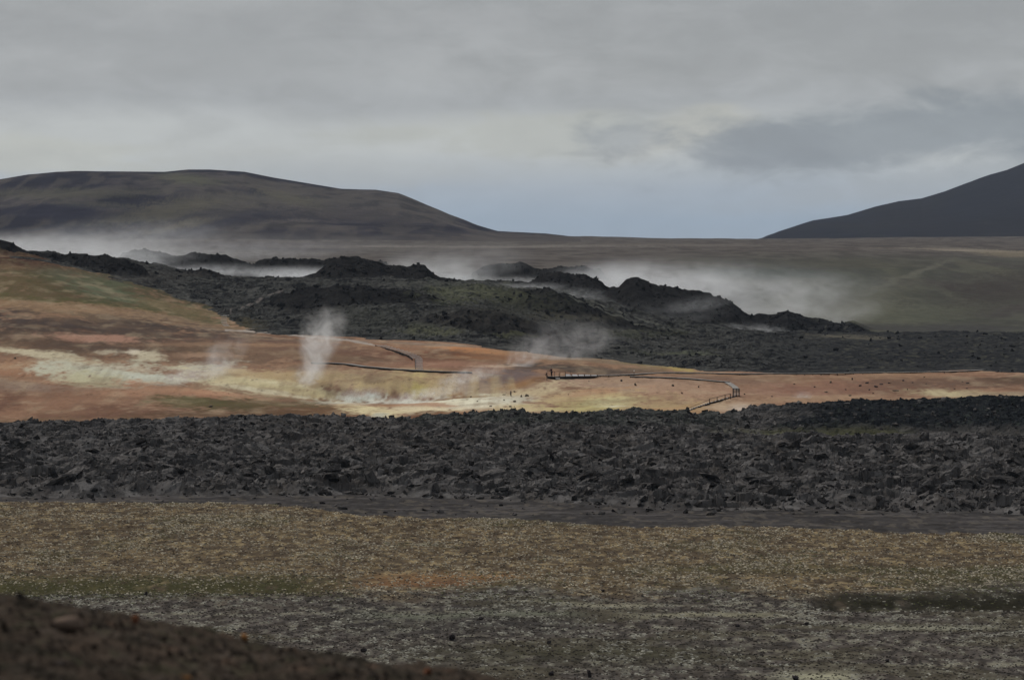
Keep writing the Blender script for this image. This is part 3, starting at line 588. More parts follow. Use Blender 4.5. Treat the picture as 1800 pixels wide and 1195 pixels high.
# ------------------------------------------------------------------ the near slope in the corner, out of focus
NC = [(-1500,800),(-400,965),(0,1052),(60,1058),(100,1070),(200,1087),(250,1099),(330,1112),(400,1131),(460,1146),(520,1152),(600,1166),(700,1180),(800,1190),(1000,1232),(1800,1420),(3000,1700)]
nrows = np.concatenate([np.arange(1.5, 20, .5), np.arange(20, 37.5, .035), np.arange(37.5, 120, 1.5)])
ncols = np.concatenate([np.arange(-1500, -100, 50), np.arange(-100, 960, 2.6), np.arange(960, 3001, 40)])
dc = 34.0
zc = ZL(dc, pl(NC, ncols))[None, :]; nd = nrows[:, None]
g = (zc-31.2)/dc
zn = np.where(nd < dc, 31.2+(zc-31.2)*(nd/dc), zc-(nd-dc)*.10-np.maximum(nd-dc-3, 0)*.42)
zn = np.where(nd > 90, np.minimum(zn, .5-(nd-90)*.2), zn)
NU = np.broadcast_to(ncols, zn.shape); ND = np.broadcast_to(nd, zn.shape); NX = (NU-UC)/F*ND
am = sm(1.5, 12, ND)
zn = zn+am*(.16*(fbm(NX/.9, ND/.9, 111, 3)-.5)+.10*(fbm(NX/.22, ND/.22, 112, 4)-.5)+.05*slabs(NX, ND, .16, 700, .6)+.02*slabs(NX, ND, .06, 710, .6))
NV = VH+(H-zn)*F/ND
n1 = fbm(NX/.8, ND/.9, 113, 4); n2 = fbm(NX/.12, ND/.14, 114, 4); n3 = fbm(NX/.35, ND/.4, 115, 4)
NCc = np.zeros(zn.shape+(3,), np.float32); NCc[:] = alb((66, 54, 42))
def nl(m, c):
    global NCc
    m = np.clip(m, 0, 1)[..., None]; NCc = NCc*(1-m)+alb(c)*m
nl(sm(.5, .65, n1)*.6, (44, 42, 33)); nl(sm(.5, .68, n3)*.7, (80, 64, 49)); nl(sm(.6, .75, n2)*.6, (84, 72, 60)); nl(sm(.45, .3, n2)*.6, (32, 28, 25)); nl(sm(.66, .75, n3)*sm(.45, .6, n1)*.6, (86, 62, 44)); nl(sm(.62, .72, fbm(NX/.2, ND/.25, 116, 3))*.5, (64, 62, 40))
ni = np.arange(zn.size).reshape(zn.shape); nq = np.stack([ni[:-1, :-1], ni[:-1, 1:], ni[1:, 1:], ni[1:, :-1]], -1).reshape(-1, 4)
obj('hillside', mesh_np('hillside', np.stack([NX, ND, zn], -1).reshape(-1, 3), nq, terrain_mat('near_earth', 30, .01, 14, .35), True, NCc.reshape(-1, 3)), kind='structure', label='dark brown earthy slope close by with scattered stones')
def nheight(u, d):
    i = int(np.clip(np.searchsorted(nrows, d), 0, len(nrows)-1)); j = int(np.clip(np.searchsorted(ncols, u), 0, len(ncols)-1)); return float(zn[i, j])
def near_pt(u, v):
    j = int(np.searchsorted(ncols, u)); m = (nrows > 19) & (nrows < 36); vv = NV[m, j]; k = int(np.argmin(np.abs(vv-v))); d = float(nrows[m][k]); return Vector(((u-UC)/F*d, d, float(zn[m, j][k])))
def stone(name, p, s, mat, seed, label, group, flat=.7, cat='stone', rz=None, sink=.25):
    me = rock_mesh(name, mat, seed, flat, 18)
    for po in me.polygons: po.use_smooth = True
    o = bpy.data.objects.new(name, me); o.location = p+Vector((0, 0, s[2]*(flat-sink))); o.scale = s; o.rotation_euler = (0, 0, seed*1.7 if rz is None else rz)
    return link(o, label=label, cat=cat, group=group)
brown = solid_mat('brown_stone', (.15, .11, .085), .15, 5, .9, .2, .02); red = solid_mat('rust_stone', (.15, .066, .038), .15, 6, .9, .2, .02)
orng = solid_mat('orange_stone', (.21, .105, .045), .15, 6, .9, .2, .02); blk = solid_mat('dark_stone', (.035, .03, .03), .2, 6, .9, .2, .02)
palem = solid_mat('pale_stone', (.2, .17, .145), .15, 6, .9, .2, .02)
G = 'stones on the near brown slope'
stone('stone', near_pt(112, 1110), (.19, .16, .11), brown, 301, 'large rounded brown stone half buried in the near slope', G, .75, rz=.2)
stone('stone', near_pt(238, 1096), (.055, .05, .07), red, 302, 'rust red stone on the crest of the near slope beside a black stone', G, .8)
stone('stone', near_pt(214, 1090), (.07, .05, .045), blk, 303, 'black stone touching the rust red stone on the slope crest', G, .6)
stone('stone', near_pt(430, 1126), (.08, .06, .055), orng, 304, 'orange stone farther down the crest of the near slope', G, .8)
stone('stone', near_pt(34, 1052), (.035, .04, .05), blk, 305, 'small black stone standing on the top of the near slope', G, .9)
stone('stone', near_pt(8, 1052), (.05, .04, .045), blk, 306, 'small black stone at the edge of the picture on the near slope top', G, .7)
stone('stone', near_pt(132, 1074), (.035, .03, .03), blk, 307, 'tiny black stone on the slope crest above the large brown stone', G, .7)
stone('stone', near_pt(750, 1186), (.07, .05, .06), red, 308, 'dark red clod at the low end of the near slope', G, .8)
stone('stone', near_pt(106, 1168), (.11, .06, .05), blk, 309, 'flat black stone lying below the large brown stone', G, .4)
stone('stone', near_pt(260, 1122), (.03, .03, .02), palem, 310, 'small pale stone in the middle of the near slope', G, .6)
stone('stone', near_pt(365, 1166), (.05, .04, .03), palem, 311, 'pale flat stone low on the near slope', G, .5)
stone('stone', near_pt(325, 1190), (.07, .05, .03), orng, 312, 'orange stone at the bottom edge of the near slope', G, .5)
stone('stone', near_pt(205, 1132), (.08, .05, .04), blk, 313, 'long dark stone between the brown stone and the pale one', G, .5)
pr = np.random.RandomState(8); pos, scl, rot = [], [], []
for _ in range(2600):
    u = pr.uniform(-90, 900); d = pr.uniform(23, 34.5); s = pr.uniform(.008, .035); pos.append(((u-UC)/F*d, d, nheight(u, d)+s*.3)); scl.append((s*1.3, s, s)); rot.append(rotm(pr.uniform(0, 6.28), pr.normal(0, .4), pr.normal(0, .4)))
pebm = solid_mat('pebble', (.085, .067, .055), .6, 8, .9, .2, .005)
v_, f_ = rocks_np([rock_mesh('pebbles', pebm, 80+k, .7, 10, False) for k in range(3)], pos, scl, rot)
obj('pebbles', mesh_np('pebbles', v_, f_, pebm, False), kind='stuff', label='small pebbles and crumbs of earth on the near slope', cat='pebbles')
# stray rocks out on the plain
G = 'dark rocks lying on the plain'
for k, (u, v, w, h, lb) in enumerate([(795,1125,.40,.42,'rounded dark rock on the plain below the white lichen streaks'),(640,1146,.30,.26,'dark rock on the plain just beyond the near slope'),(1035,1188,.30,.46,'pointed dark rock at the bottom edge of the plain'),
     (1418,1098,.22,.2,'small black rock on the grey part of the plain'),(1296,1102,.26,.18,'low black rock beside a lichen streak'),(1060,1040,.2,.2,'small dark rock at the edge of the green hollow'),(255,1047,.3,.3,'small dark rock on the green band of the plain'),
     (420,1188,.3,.25,'dark rock half hidden by the near slope'),(965,1130,.22,.2,'small dark rock right of the rounded one on the plain'),(1560,1162,.3,.2,'flat dark rock on the heath of the lower plain'),(970,1185,.3,.3,'dark rock left of the pointed one at the bottom'),(1398,1192,.45,.3,'black rock beside the pale patch at the bottom edge'),
     (1250,1050,.18,.16,'little black rock on the line where the plain turns grey'),(845,1088,.3,.2,'flat dark rock among white lichen streaks')]):
    stone('rock', on_plain(u, v), (w, w*.8, h), blk, 330+k, lb, G, .8, 'rock')
# boulders on the pale mud and on the orange ground
mud = solid_mat('mud_boulder', (.125, .105, .08), .2, 2, .9, .2, .06)
drk = solid_mat('dark_boulder', (.07, .058, .055), .2, 2, .9, .2, .06)
rdb = solid_mat('brown_boulder', (.13, .075, .05), .2, 2, .9, .2, .06)
G = 'boulders on the hot ground'
for k, (u, v, w, h, m, lb) in enumerate([
  (898,697,.33,.62,mud,'tall upright boulder on the white mud'),(904,689,.25,.2,mud,'low rock leaning at the right of the tall upright boulder'),(916,698,.42,.28,mud,'pointed boulder right of the tall one, left of a pair'),(926,697,.5,.32,mud,'pointed boulder, the right one of a pair on the white mud'),
  (904.5,707,.46,.2,mud,'flat slanting boulder below the pointed pair'),(897,715,.34,.14,mud,'flat boulder lowest on the white mud'),(904,715.5,.16,.08,mud,'tiny stone beside the lowest flat boulder'),(886,704,.24,.12,mud,'small flat stone left of the slanting boulder'),
  (886,694.5,.5,.08,mud,'thin row of stones left of the tall boulder'),(828,698,.30,.14,mud,'lone dark stone where the white mud narrows'),(839,706,.26,.1,mud,'flat stone on the white mud below the lone dark one'),(862,715,.5,.1,mud,'long flat stone near the lower rim of the white mud'),
  (1092.5,671,.28,.26,drk,'dark upright rock on pink ground below the boardwalk fork'),(1117,678,.48,.3,mud,'wide brown boulder below the marker post'),(1183,679,.3,.24,mud,'brown rock on pink ground between marker and stair'),(1228,681,.3,.2,drk,'dark rock on pink ground nearest the stair'),
  (1199,692.5,.24,.22,rdb,'reddish brown rock low on the pink ground'),(1035,671,.2,.14,mud,'small rock below the viewing platform'),(999,694,.16,.1,drk,'tiny dark stone on the yellow ground'),
  (26,631,.42,.2,mud,'dark stone on tan ground by the cream stripe'),(370,716,.55,.2,mud,'low dark rock on the olive brown ground'),
  (1540,681,.5,.2,drk,'purple dark boulder in the middle of the right slope'),(1524,674,.55,.22,drk,'purple dark boulder above its neighbour on the right slope'),(1512,679,.35,.2,drk,'small purple boulder left of the two larger ones'),(1528,686,.4,.16,drk,'flat purple boulder below the upper one'),
  (1574,687.5,.75,.14,drk,'long flat dark rock right of the purple boulders'),(1498,668,.3,.3,drk,'upright dark rock near the top of the right slope'),(1549,676.5,.45,.12,drk,'low dark rock between boulder and light stones'),(1563,674,.5,.12,drk,'low dark rock under the far boardwalk'),
  (1588,670,.3,.18,drk,'small upright rock below the far boardwalk'),(1604,673,.3,.1,drk,'small flat rock right of the upright one'),(1494,696,.34,.14,mud,'brown stone low on the right slope'),(1486,685.5,.26,.14,drk,'small dark stone left of the purple boulders'),
  (1432,681,.34,.14,drk,'dark stone at the left of the scattered rocks'),(1396,676,.3,.1,drk,'flat dark stone on bare orange ground'),(1460,673,.5,.22,mud,'heap shaped brown boulder under the boardwalk'),(1452,690,.4,.14,mud,'low brown stone left on the right slope'),
  (1628,675,.3,.12,drk,'small dark stone toward the far right slope'),(1701,674,.42,.16,drk,'dark stone on the brown far slope'),(1692,671,.4,.1,drk,'flat stone beside the dark one on the brown far slope'),(1700,683.5,.3,.12,drk,'dark stone just above the cream patch'),
  (1595,685,.2,.14,mud,'light brown stone on the far slope'),(1624,664,.3,.1,drk,'low dark stone hard under the far boardwalk'),(1678,684,.3,.1,mud,'low brown stone at the left tip of the cream patch'),
  (1357,697.5,.22,.12,drk,'lone small stone right of the railed stair'),(1309,694,.24,.12,drk,'small dark stone beside the stair landing'),(1535,692,.3,.1,drk,'small flat stone lowest of the purple boulders')]):
    stone('boulder', on_ground(u, v, 630, 800), (w*.95, w*.7, h*1.25), m, 400+k, lb, G, .85, 'boulder', sink=.3)

# ------------------------------------------------------------------ timber work
deckm = solid_mat('weathered_planks', (.30, .285, .265), .25, 2, .85, .2, .01, (1, 8, 1))
darkm = solid_mat('dark_timber', (.042, .036, .032), .3, 3, .9, .2, .01)
postm = solid_mat('brown_timber', (.07, .058, .048), .3, 3, .9, .2, .01)
def boxm(bm, c, ax, ay, az):
    vs = [bm.verts.new(c+ax*i+ay*j+az*k) for i in (-1, 1) for j in (-1, 1) for k in (-1, 1)]
    for f in ((0, 1, 3, 2), (4, 6, 7, 5), (0, 4, 5, 1), (2, 3, 7, 6), (0, 2, 6, 4), (1, 5, 7, 3)): bm.faces.new([vs[q] for q in f])
def bar(bm, a, b, w, h, upv=Vector((0, 0, 1))):
    ax = (b-a)/2; t = ax.normalized(); side = t.cross(upv)
    side = side.normalized() if side.length > 1e-4 else Vector((1, 0, 0)); u2 = side.cross(t).normalized()
    boxm(bm, (a+b)/2, ax, side*w/2, u2*h/2)
def fin_bm(name, bm, mat, parent):
    bmesh.ops.recalc_face_normals(bm, faces=bm.faces[:])
    me = bpy.data.meshes.new(name); bm.to_mesh(me); bm.free(); me.materials.append(mat)
    o = bpy.data.objects.new(name, me); return link(o, parent=parent)
UPV = Vector((0, 0, 1))
def resample(P, step):
    out = [P[0]]; 
    for a, b in zip(P[:-1], P[1:]):
        n = max(1, int(round((b-a).length/step)))
        for q in range(1, n+1): out.append(a.lerp(b, q/n))
    return out
def boardwalk(label, pxs, lift, width, fasc, group, dr=(640, 860), legs=True):
    P = [on_ground(u, v, *dr, base=True) for u, v in pxs]; P = resample(P, 2.4)
    for p in P:
        u = UC+p.x/p.y*F; p.z = max(p.z, height(u, p.y))
    z = [p.z for p in P]
    for _ in range(3): z = [z[0]]+[(z[q-1]+z[q]*2+z[q+1])/4 for q in range(1, len(z)-1)]+[z[-1]]
    for p, q in zip(P, z): p.z = q+lift
    o = P[0].copy(); root = empty('boardwalk', o, label=label, cat='boardwalk', group=group); P = [p-o for p in P]
    bm = bmesh.new(); bf = bmesh.new(); posts = []
    for a, b in zip(P[:-1], P[1:]):
        t = (b-a).normalized(); sd_ = t.cross(UPV).normalized(); n = max(2, int((b-a).length/.3))
        for q in range(n):
            c = a.lerp(b, (q+.5)/n); boxm(bm, c, t*((b-a).length/n*.46), sd_*width/2, Vector((0, 0, .025)))
        for s in (-1, 1): bar(bf, a+sd_*s*(width/2-.08)-UPV*(.03+fasc/2), b+sd_*s*(width/2-.08)-UPV*(.03+fasc/2), .06, fasc)
        posts.append(a)
    fin_bm('deck', bm, deckm, root); fin_bm('side_beam', bf, darkm, root)
    if legs:
        bl = bmesh.new()
        for a in posts[::1]:
            for s in (-.5, .5): bar(bl, a+Vector((0, s*width, 0))-UPV*(lift+.5), a+Vector((0, s*width*.8, 0))-UPV*.04, .12, .12, Vector((0, 1, 0)))
        fin_bm('support_posts', bl, darkm, root)
    return root
GB = 'wooden boardwalks across the hot ground'
boardwalk('dark low boardwalk along the rim of the cream coloured bank, below the long stairs', [(548,640),(580,641),(610,644),(640,649),(690,652),(735,654),(780,656),(830,657.5)], .30, 1.3, .30, GB)
boardwalk('thin long boardwalk running from the viewing platform along the foot of the black lava', [(1040,661.5),(1070,661),(1105,660),(1140,658),(1175,657),(1240,657.5),(1320,659),(1400,658.5),(1500,656.5),(1600,655.5),(1660,654.5),(1700,653),(1730,651)], .18, 1.2, .16, GB, dr=(690, 860))
boardwalk('short boardwalk branching off below the long one and leading to the railed stair', [(1108,663),(1150,664),(1190,666),(1225,668.5),(1255,671),(1281,673)], .2, 1.2, .15, GB, dr=(690, 800))
boardwalk('wide sloping plank ramp linking the branch boardwalk to the small landing', [(1279,673.5),(1285,677),(1291,681),(1295,686)], .12, 1.15, .12, GB, dr=(660, 800))
# viewing platform
p0 = on_ground(968, 667, 640, 800, True); p1 = on_ground(1046, 662, 640, 800, True)
zt = max(p0.z, height(UC+p0.x/p0.y*F, p0.y))+.55
root = empty('viewing_platform', p0, label='raised wooden viewing platform with pale side panels where two people stand', cat='platform')
A = Vector((0, 0, zt-p0.z)); B = p1-p0; B.z += .15; t = (B-A).normalized(); s_ = t.cross(UPV).normalized()
L_ = (B-A).length
bm = bmesh.new(); n = int(L_/.25)
for q in range(n): boxm(bm, A.lerp(B, (q+.5)/n), t*(L_/n*.46), s_*1.0, Vector((0, 0, .03)))
fin_bm('deck', bm, deckm, root)
bm = bmesh.new()
for s in (1, -1):
    a, b = A+s_*.97*s, B+s_*.97*s
    f = [bm.verts.new(q) for q in (a-UPV*.04, b-UPV*.04, b-UPV*.2, a-UPV*.75)]; bm.faces.new(f)
    f2 = [bm.verts.new(q+s_*.05*-s) for q in (a-UPV*.04, b-UPV*.04, b-UPV*.2, a-UPV*.75)]; bm.faces.new(f2[::-1])
    for q in range(4): bm.faces.new([f[q], f2[q], f2[(q+1) % 4], f[(q+1) % 4]])
fin_bm('side_beam', bm, darkm, root)
palm = solid_mat('pale_panel', (.72, .71, .69), .12, 2, .8, .2, .01)
npan = 6
for q in range(npan+1):
    c = A.lerp(B, .10+q*.86/npan); bm = bmesh.new(); bar(bm, c+s_*1.02+UPV*-.1, c+s_*1.02+UPV*(.72-.45*q/npan), .11, .11, Vector((0, 1, 0)))
    fin_bm('rail_post', bm, darkm, root)
for q in range(npan):
    if q == 0: continue
    a = A.lerp(B, .10+(q+.08)*.86/npan); b = A.lerp(B, .10+(q+.92)*.86/npan); hh = .42*(1-q/npan*.75)
    bm = bmesh.new(); bar(bm, a+s_*(1.03-hh*.3)+UPV*(hh*.5+.06), b+s_*(1.03-hh*.3)+UPV*(hh*.5+.04), .05, hh*1.35, (UPV-s_*.9).normalized()); fin_bm('side_panel', bm, palm, root)
bm = bmesh.new(); bar(bm, A+s_*1.02+UPV*1.0, A.lerp(B, .35)+s_*1.02+UPV*1.0, .07, .07)
for q in (0, .12, .24, .35): bar(bm, A.lerp(B, q)+s_*1.02+UPV*.0, A.lerp(B, q)+s_*1.02+UPV*.96, .08, .08, Vector((0, 1, 0)))
bar(bm, A+s_*1.02+UPV*1.0, A-s_*.98+UPV*1.0, .07, .07); bar(bm, A-s_*.98, A-s_*.98+UPV*.96, .08, .08, Vector((0, 1, 0)))
fin_bm('end_rail', bm, postm, root)
bm = bmesh.new(); bar(bm, A+s_*1.0+t*.3-UPV*.35, A+s_*1.0+t*1.4-UPV*.35, .25, .18); fin_bm('step_board', bm, palm, root)
plat_top = p0+A; plat_t = t; plat_s = s_

def skin_body(name, joints, edges, rad, mat, parent, root=0, sub=2):
    me = bpy.data.meshes.new(name); me.from_pydata(joints, edges, []); o = bpy.data.objects.new(name, me); link(o, parent=parent)
    m = o.modifiers.new('skin', 'SKIN'); m.use_smooth_shade = True
    for k, v in enumerate(me.skin_vertices[0].data): v.radius = (rad[k][0], rad[k][1]); v.use_root = (k == root)
    s = o.modifiers.new('sub', 'SUBSURF'); s.levels = sub; s.render_levels = sub; me.materials.append(mat); return o
skinm = solid_mat('skin', (.42, .28, .22), .05, 5, .6, .3, .001)
def person(p, face, jacket, trousers, hair, label, lean=.06):
    """one continuous figure, 1.74 m, hands on the rail in front; clothes are close shells over it"""
    root = empty('person', p, face, label=label, cat='person')
    y = lambda k: k*1.0
    J = [(0,0,.94),(0,lean*.5,1.15),(0,lean,1.38),(0,lean*1.1,1.47),(0,lean*1.5,1.54),(0,lean*1.9,1.63),(0,lean*1.8,1.72),
         (.17,lean,1.40),(.22,.10+lean,1.14),(.19,.36,1.05),(.18,.42,1.04), (-.17,lean,1.40),(-.22,.10+lean,1.14),(-.19,.36,1.05),(-.18,.42,1.04),
         (.10,0,.88),(.11,.02,.49),(.11,-.03,.09),(.12,.13,.03), (-.10,0,.88),(-.11,.05,.49),(-.11,.0,.09),(-.12,.16,.03)]
    E = [(0,1),(1,2),(2,3),(3,4),(4,5),(5,6),(2,7),(7,8),(8,9),(9,10),(2,11),(11,12),(12,13),(13,14),(0,15),(15,16),(16,17),(17,18),(0,19),(19,20),(20,21),(21,22)]
    Rr = [(.15,.11),(.145,.105),(.16,.105),(.06,.06),(.058,.06),(.082,.10),(.06,.07),(.06,.06),(.045,.045),(.032,.03),(.028,.022),(.06,.06),(.045,.045),(.032,.03),(.028,.022),
          (.095,.095),(.06,.065),(.045,.05),(.045,.03),(.095,.095),(.06,.065),(.045,.05),(.045,.03)]
    skin_body('body', J, E, Rr, skinm, root)
    for s in (-1, 1):
        base = Vector((.18*s, .42, 1.045))
        for q in range(4):
            x = (q-1.5)*.021; bm_j = [tuple(base+Vector((x, .0, .0))), tuple(base+Vector((x*1.1, .035, .012))), tuple(base+Vector((x*1.1, .062-.004*abs(q-1.3), -.004))), tuple(base+Vector((x*1.1, .066, -.03)))]
            skin_body('finger', bm_j, [(0,1),(1,2),(2,3)], [(.010,.010),(.0095,.0095),(.009,.009),(.008,.008)], skinm, root, 0, 1)
        skin_body('thumb', [tuple(base+Vector((-.028*s, -.02, 0))), tuple(base+Vector((-.05*s, .01, -.012))), tuple(base+Vector((-.045*s, .035, -.03)))], [(0,1),(1,2)], [(.012,.012),(.011,.011),(.009,.009)], skinm, root, 0, 1)
    jk = [0,1,2,7,8,9,11,12,13]; ix = {a: b for b, a in enumerate(jk)}
    skin_body('jacket', [J[a] for a in jk], [(ix[a], ix[b]) for a, b in E if a in ix and b in ix], [(Rr[a][0]+.028, Rr[a][1]+.028) for a in jk], jacket, root)
    tk = [0,15,16,17,19,20,21]; ix = {a: b for b, a in enumerate(tk)}
    JT = [Vector(J[a]) for a in tk]; JT[0].z -= .02
    skin_body('trousers', [tuple(q) for q in JT], [(ix[a], ix[b]) for a, b in E if a in ix and b in ix], [(Rr[a][0]+.014, Rr[a][1]+.016) for a in tk], trousers, root)
    for s, kk in ((1, 18), (-1, 22)):
        a = Vector(J[kk-1]); b = Vector(J[kk]); skin_body('shoe', [tuple(a-Vector((0, .03, .02))), tuple(Vector((a.x, a.y, .05))), tuple(b+Vector((0, .03, .01)))], [(0,1),(1,2)], [(.055,.05),(.058,.05),(.05,.035)], darkm, root)
    hc = Vector(J[5]); bm = bmesh.new(); bmesh.ops.create_uvsphere(bm, u_segments=20, v_segments=14, radius=1)
    for v in bm.verts: v.co = Vector((v.co.x*.092, v.co.y*.108, v.co.z*.115))
    bmesh.ops.delete(bm, geom=[v for v in bm.verts if v.co.z < .02 and v.co.y > -.01 or v.co.z < -.06], context='VERTS')
    for v in bm.verts: v.co += hc+Vector((0, -.008, .03))
    h = fin_bm('hair', bm, hair, root)
    bm = bmesh.new(); bmesh.ops.create_cone(bm, segments=8, radius1=.02, radius2=.006, depth=.05, matrix=Matrix.Translation(hc+Vector((0, .105, .0)))@Matrix.Rotation(.3, 4, 'X')); fin_bm('nose', bm, skinm, root)
    for s in (-1, 1):
        bm = bmesh.new(); bmesh.ops.create_uvsphere(bm, u_segments=8, v_segments=6, radius=.013, matrix=Matrix.Translation(hc+Vector((.03*s, .088, .02)))); fin_bm('eye', bm, darkm, root)
        bm = bmesh.new(); bmesh.ops.create_uvsphere(bm, u_segments=8, v_segments=6, radius=.03, matrix=Matrix.Translation(hc+Vector((.083*s, .0, .0)))@Matrix.Diagonal((.35, .7, 1, 1))); fin_bm('ear', bm, skinm, root)
    bm = bmesh.new(); boxm(bm, hc+Vector((0, .092, -.05)), Vector((.022, 0, 0)), Vector((0, .006, 0)), Vector((0, 0, .005))); fin_bm('mouth', bm, red, root)
    return root
jk1 = solid_mat('brown_jacket', (.06, .047, .032), .1, 4, .9, .2, .003); jk2 = solid_mat('maroon_jacket', (.055, .022, .026), .1, 4, .9, .2, .003)
tr1 = solid_mat('pale_trousers', (.16, .12, .10), .1, 4, .9, .2, .003); tr2 = solid_mat('black_trousers', (.022, .018, .018), .1, 4, .9, .2, .003)
hr1 = solid_mat('blond_hair', (.55, .47, .42), .1, 20, .8, .3, .003); hr2 = solid_mat('brown_hair', (.11, .07, .055), .1, 20, .8, .3, .003)
az = math.atan2(-plat_t.y, -plat_t.x)-math.pi/2
gp = on_ground(961.5, 669, 640, 800); person(gp, az-.5, jk1, tr1, hr1, 'fair haired person in brown jacket standing off the end of the platform')
person(plat_top-plat_t*-.16+plat_s*.1+Vector((0, 0, .03)), az, jk2, tr2, hr2, 'dark clothed person in maroon jacket standing on the end of the viewing platform')
# marker post
p = on_ground(1114.5, 664, 650, 800); root = empty('marker_post', p, label='thin dark marker post with a white top beside the boardwalk fork', cat='marker post')
bm = bmesh.new(); bmesh.ops.create_cone(bm, segments=8, radius1=.045, radius2=.04, depth=1.25, cap_ends=True, matrix=Matrix.Translation((0, 0, .55))); fin_bm('pole', bm, darkm, root)
bm = bmesh.new(); bmesh.ops.create_cone(bm, segments=8, radius1=.075, radius2=.07, depth=.32, cap_ends=True, matrix=Matrix.Translation((0, 0, 1.33))); fin_bm('white_cap', bm, solid_mat('white_paint', (.8, .8, .78), .03, 3), root)

def stairs(label, pxs, nst, width, wdir, group, dr=(640, 860), rise=.12, base=True, tread=.12, side=True, name='stairs'):
    P = [on_ground(u, v, *dr, base=base) for u, v in pxs]; 
    for p in P: p.z = max(p.z, height(UC+p.x/p.y*F, p.y))
    Ls = [0]
    for a, b in zip(P[:-1], P[1:]): Ls.append(Ls[-1]+(b-a).length)
    def at(s):
        k = max(0, min(len(P)-2, int(np.searchsorted(Ls, s))-1)); return P[k].lerp(P[k+1], (s-Ls[k])/max(1e-6, Ls[k+1]-Ls[k]))
    o = P[0].copy(); root = empty(name, o, label=label, cat='stairs', group=group)
    for k in range(nst):
        s = (k+.5)/nst*Ls[-1]; c = at(s)-o; w = wdir.normalized()*width/2; n = wdir.cross(UPV).normalized()
        bm = bmesh.new(); boxm(bm, c+UPV*(rise+.06), w, n*tread, UPV*.05); ob = fin_bm('step', bm, stepm, root)
    if side:
        bm = bmesh.new()
        for a, b in zip(P[:-1], P[1:]): bar(bm, a-o+wdir.normalized()*-(width/2)+UPV*.05+Vector((0, -.1, -.1)), b-o+wdir.normalized()*-(width/2)+UPV*.05+Vector((0, -.1, -.1)), .1, .48)
        fin_bm('side_beam', bm, darkm, root)
    return root, P
stepm = solid_mat('pale_step_wood', (.50, .47, .44), .2, 3, .85, .2, .01)
GS = 'wooden stairs on the slopes'
stairs('long curving wooden stairs descending to the dark low boardwalk', [(668,608),(690,614),(710,620),(728,627),(734,632)], 13, 2.1, Vector((1, .1, 0)), GS, (700, 860))
stairs('steep straight wooden stairs joining the foot of the long curving ones', [(736,632),(736.5,640),(737,653)], 12, 1.5, Vector((1, 0, 0)), GS, (690, 800), side=True)
stairs('short flight of pale steps at the foot of the mossy hill', [(399,556),(394,560),(393,567),(395,572),(399,577)][::-1], 8, 1.35, Vector((1, 0, 0)), GS, (740, 900), .25, side=False, tread=.3)
p = on_ground(440, 580.5, 700, 860); root = empty('boardwalk', p, label='short pale plank walk lying at the edge of the black lava', cat='boardwalk', group=GB)
bm = bmesh.new()
for q in range(10): boxm(bm, Vector((-.9+q*.2, .0, .22)), Vector((.09, 0, 0)), Vector((0, .6, 0)), Vector((0, 0, .03)))
fin_bm('deck', bm, deckm, root)
bm = bmesh.new(); bar(bm, Vector((-1, -.5, .12)), Vector((1, -.5, .12)), .06, .15); bar(bm, Vector((-1, .5, .12)), Vector((1, .5, .12)), .06, .15); fin_bm('side_beam', bm, darkm, root)
# railed stair and its landing
root, P = stairs('railed wooden stair climbing from the black lava to the landing', [(1196,731),(1220,721),(1246,710),(1270,704),(1296,699)], 20, 1.2, Vector((.25, 1, 0)), GS, (636, 800), .12, side=True)
o = Vector(root.location)
def prj(u, v, d): return Vector(((u-UC)/F*d, d, H-d*(v-VH)/F))
tops, d_ = [], P[0].y
for (u, vt, vb) in [(1198,721,729),(1247,701,711),(1260.5,698,707),(1274.5,694,704),(1284,692,702)]:
    g_ = on_ground(u, vb, 636, 800, True); g_.z = max(g_.z, height(u, g_.y))
    tp = prj(u, vt, g_.y-.5); tops.append(tp-o); bm = bmesh.new(); bar(bm, Vector((g_.x, g_.y-.5, g_.z-.3))-o, tp-o, .13, .13, Vector((0, 1, 0))); fin_bm('rail_post', bm, darkm, root)
bm = bmesh.new()
for a, b in zip(tops[1:-1], tops[2:]): bar(bm, a, b, .07, .08)
bar(bm, tops[1]+Vector((0, 0, -.15)), tops[0]+Vector((0, 0, -.1)), .05, .05)
fin_bm('handrail', bm, postm, root)
g_ = on_ground(1294, 699, 636, 800, True); g_.z = max(g_.z, height(1294, g_.y))
root = empty('stair_landing', g_, label='small railed timber landing at the top of the railed stair', cat='landing')
bm = bmesh.new(); boxm(bm, Vector((0, 0, .3)), Vector((.62, 0, 0)), Vector((0, .8, 0)), Vector((0, 0, .03))); fin_bm('deck', bm, deckm, root)
for (x, y) in ((-.55, -.7), (.55, -.7), (.0, -.7), (-.55, .7), (.55, .7)):
    bm = bmesh.new(); bar(bm, Vector((x, y, -.3)), Vector((x, y, 1.35)), .13, .13, Vector((0, 1, 0))); fin_bm('rail_post', bm, darkm, root)
bm = bmesh.new()
for y in (-.7, .7): bar(bm, Vector((-.6, y, 1.38)), Vector((.6, y, 1.38)), .08, .07); bar(bm, Vector((-.5, y, .85)), Vector((.5, y, .85)), .05, .07)
bar(bm, Vector((.55, -.66, 1.38)), Vector((.55, .66, 1.38)), .08, .07); fin_bm('handrail', bm, postm, root)
bm = bmesh.new()
for q in range(5): boxm(bm, Vector((-.05+.03*q, .2+.25*q, .34+.16*q)), Vector((.45, 0, 0)), Vector((0, .13, 0)), Vector((0, 0, .03)))
fin_bm('upper_steps', bm, deckm, root)

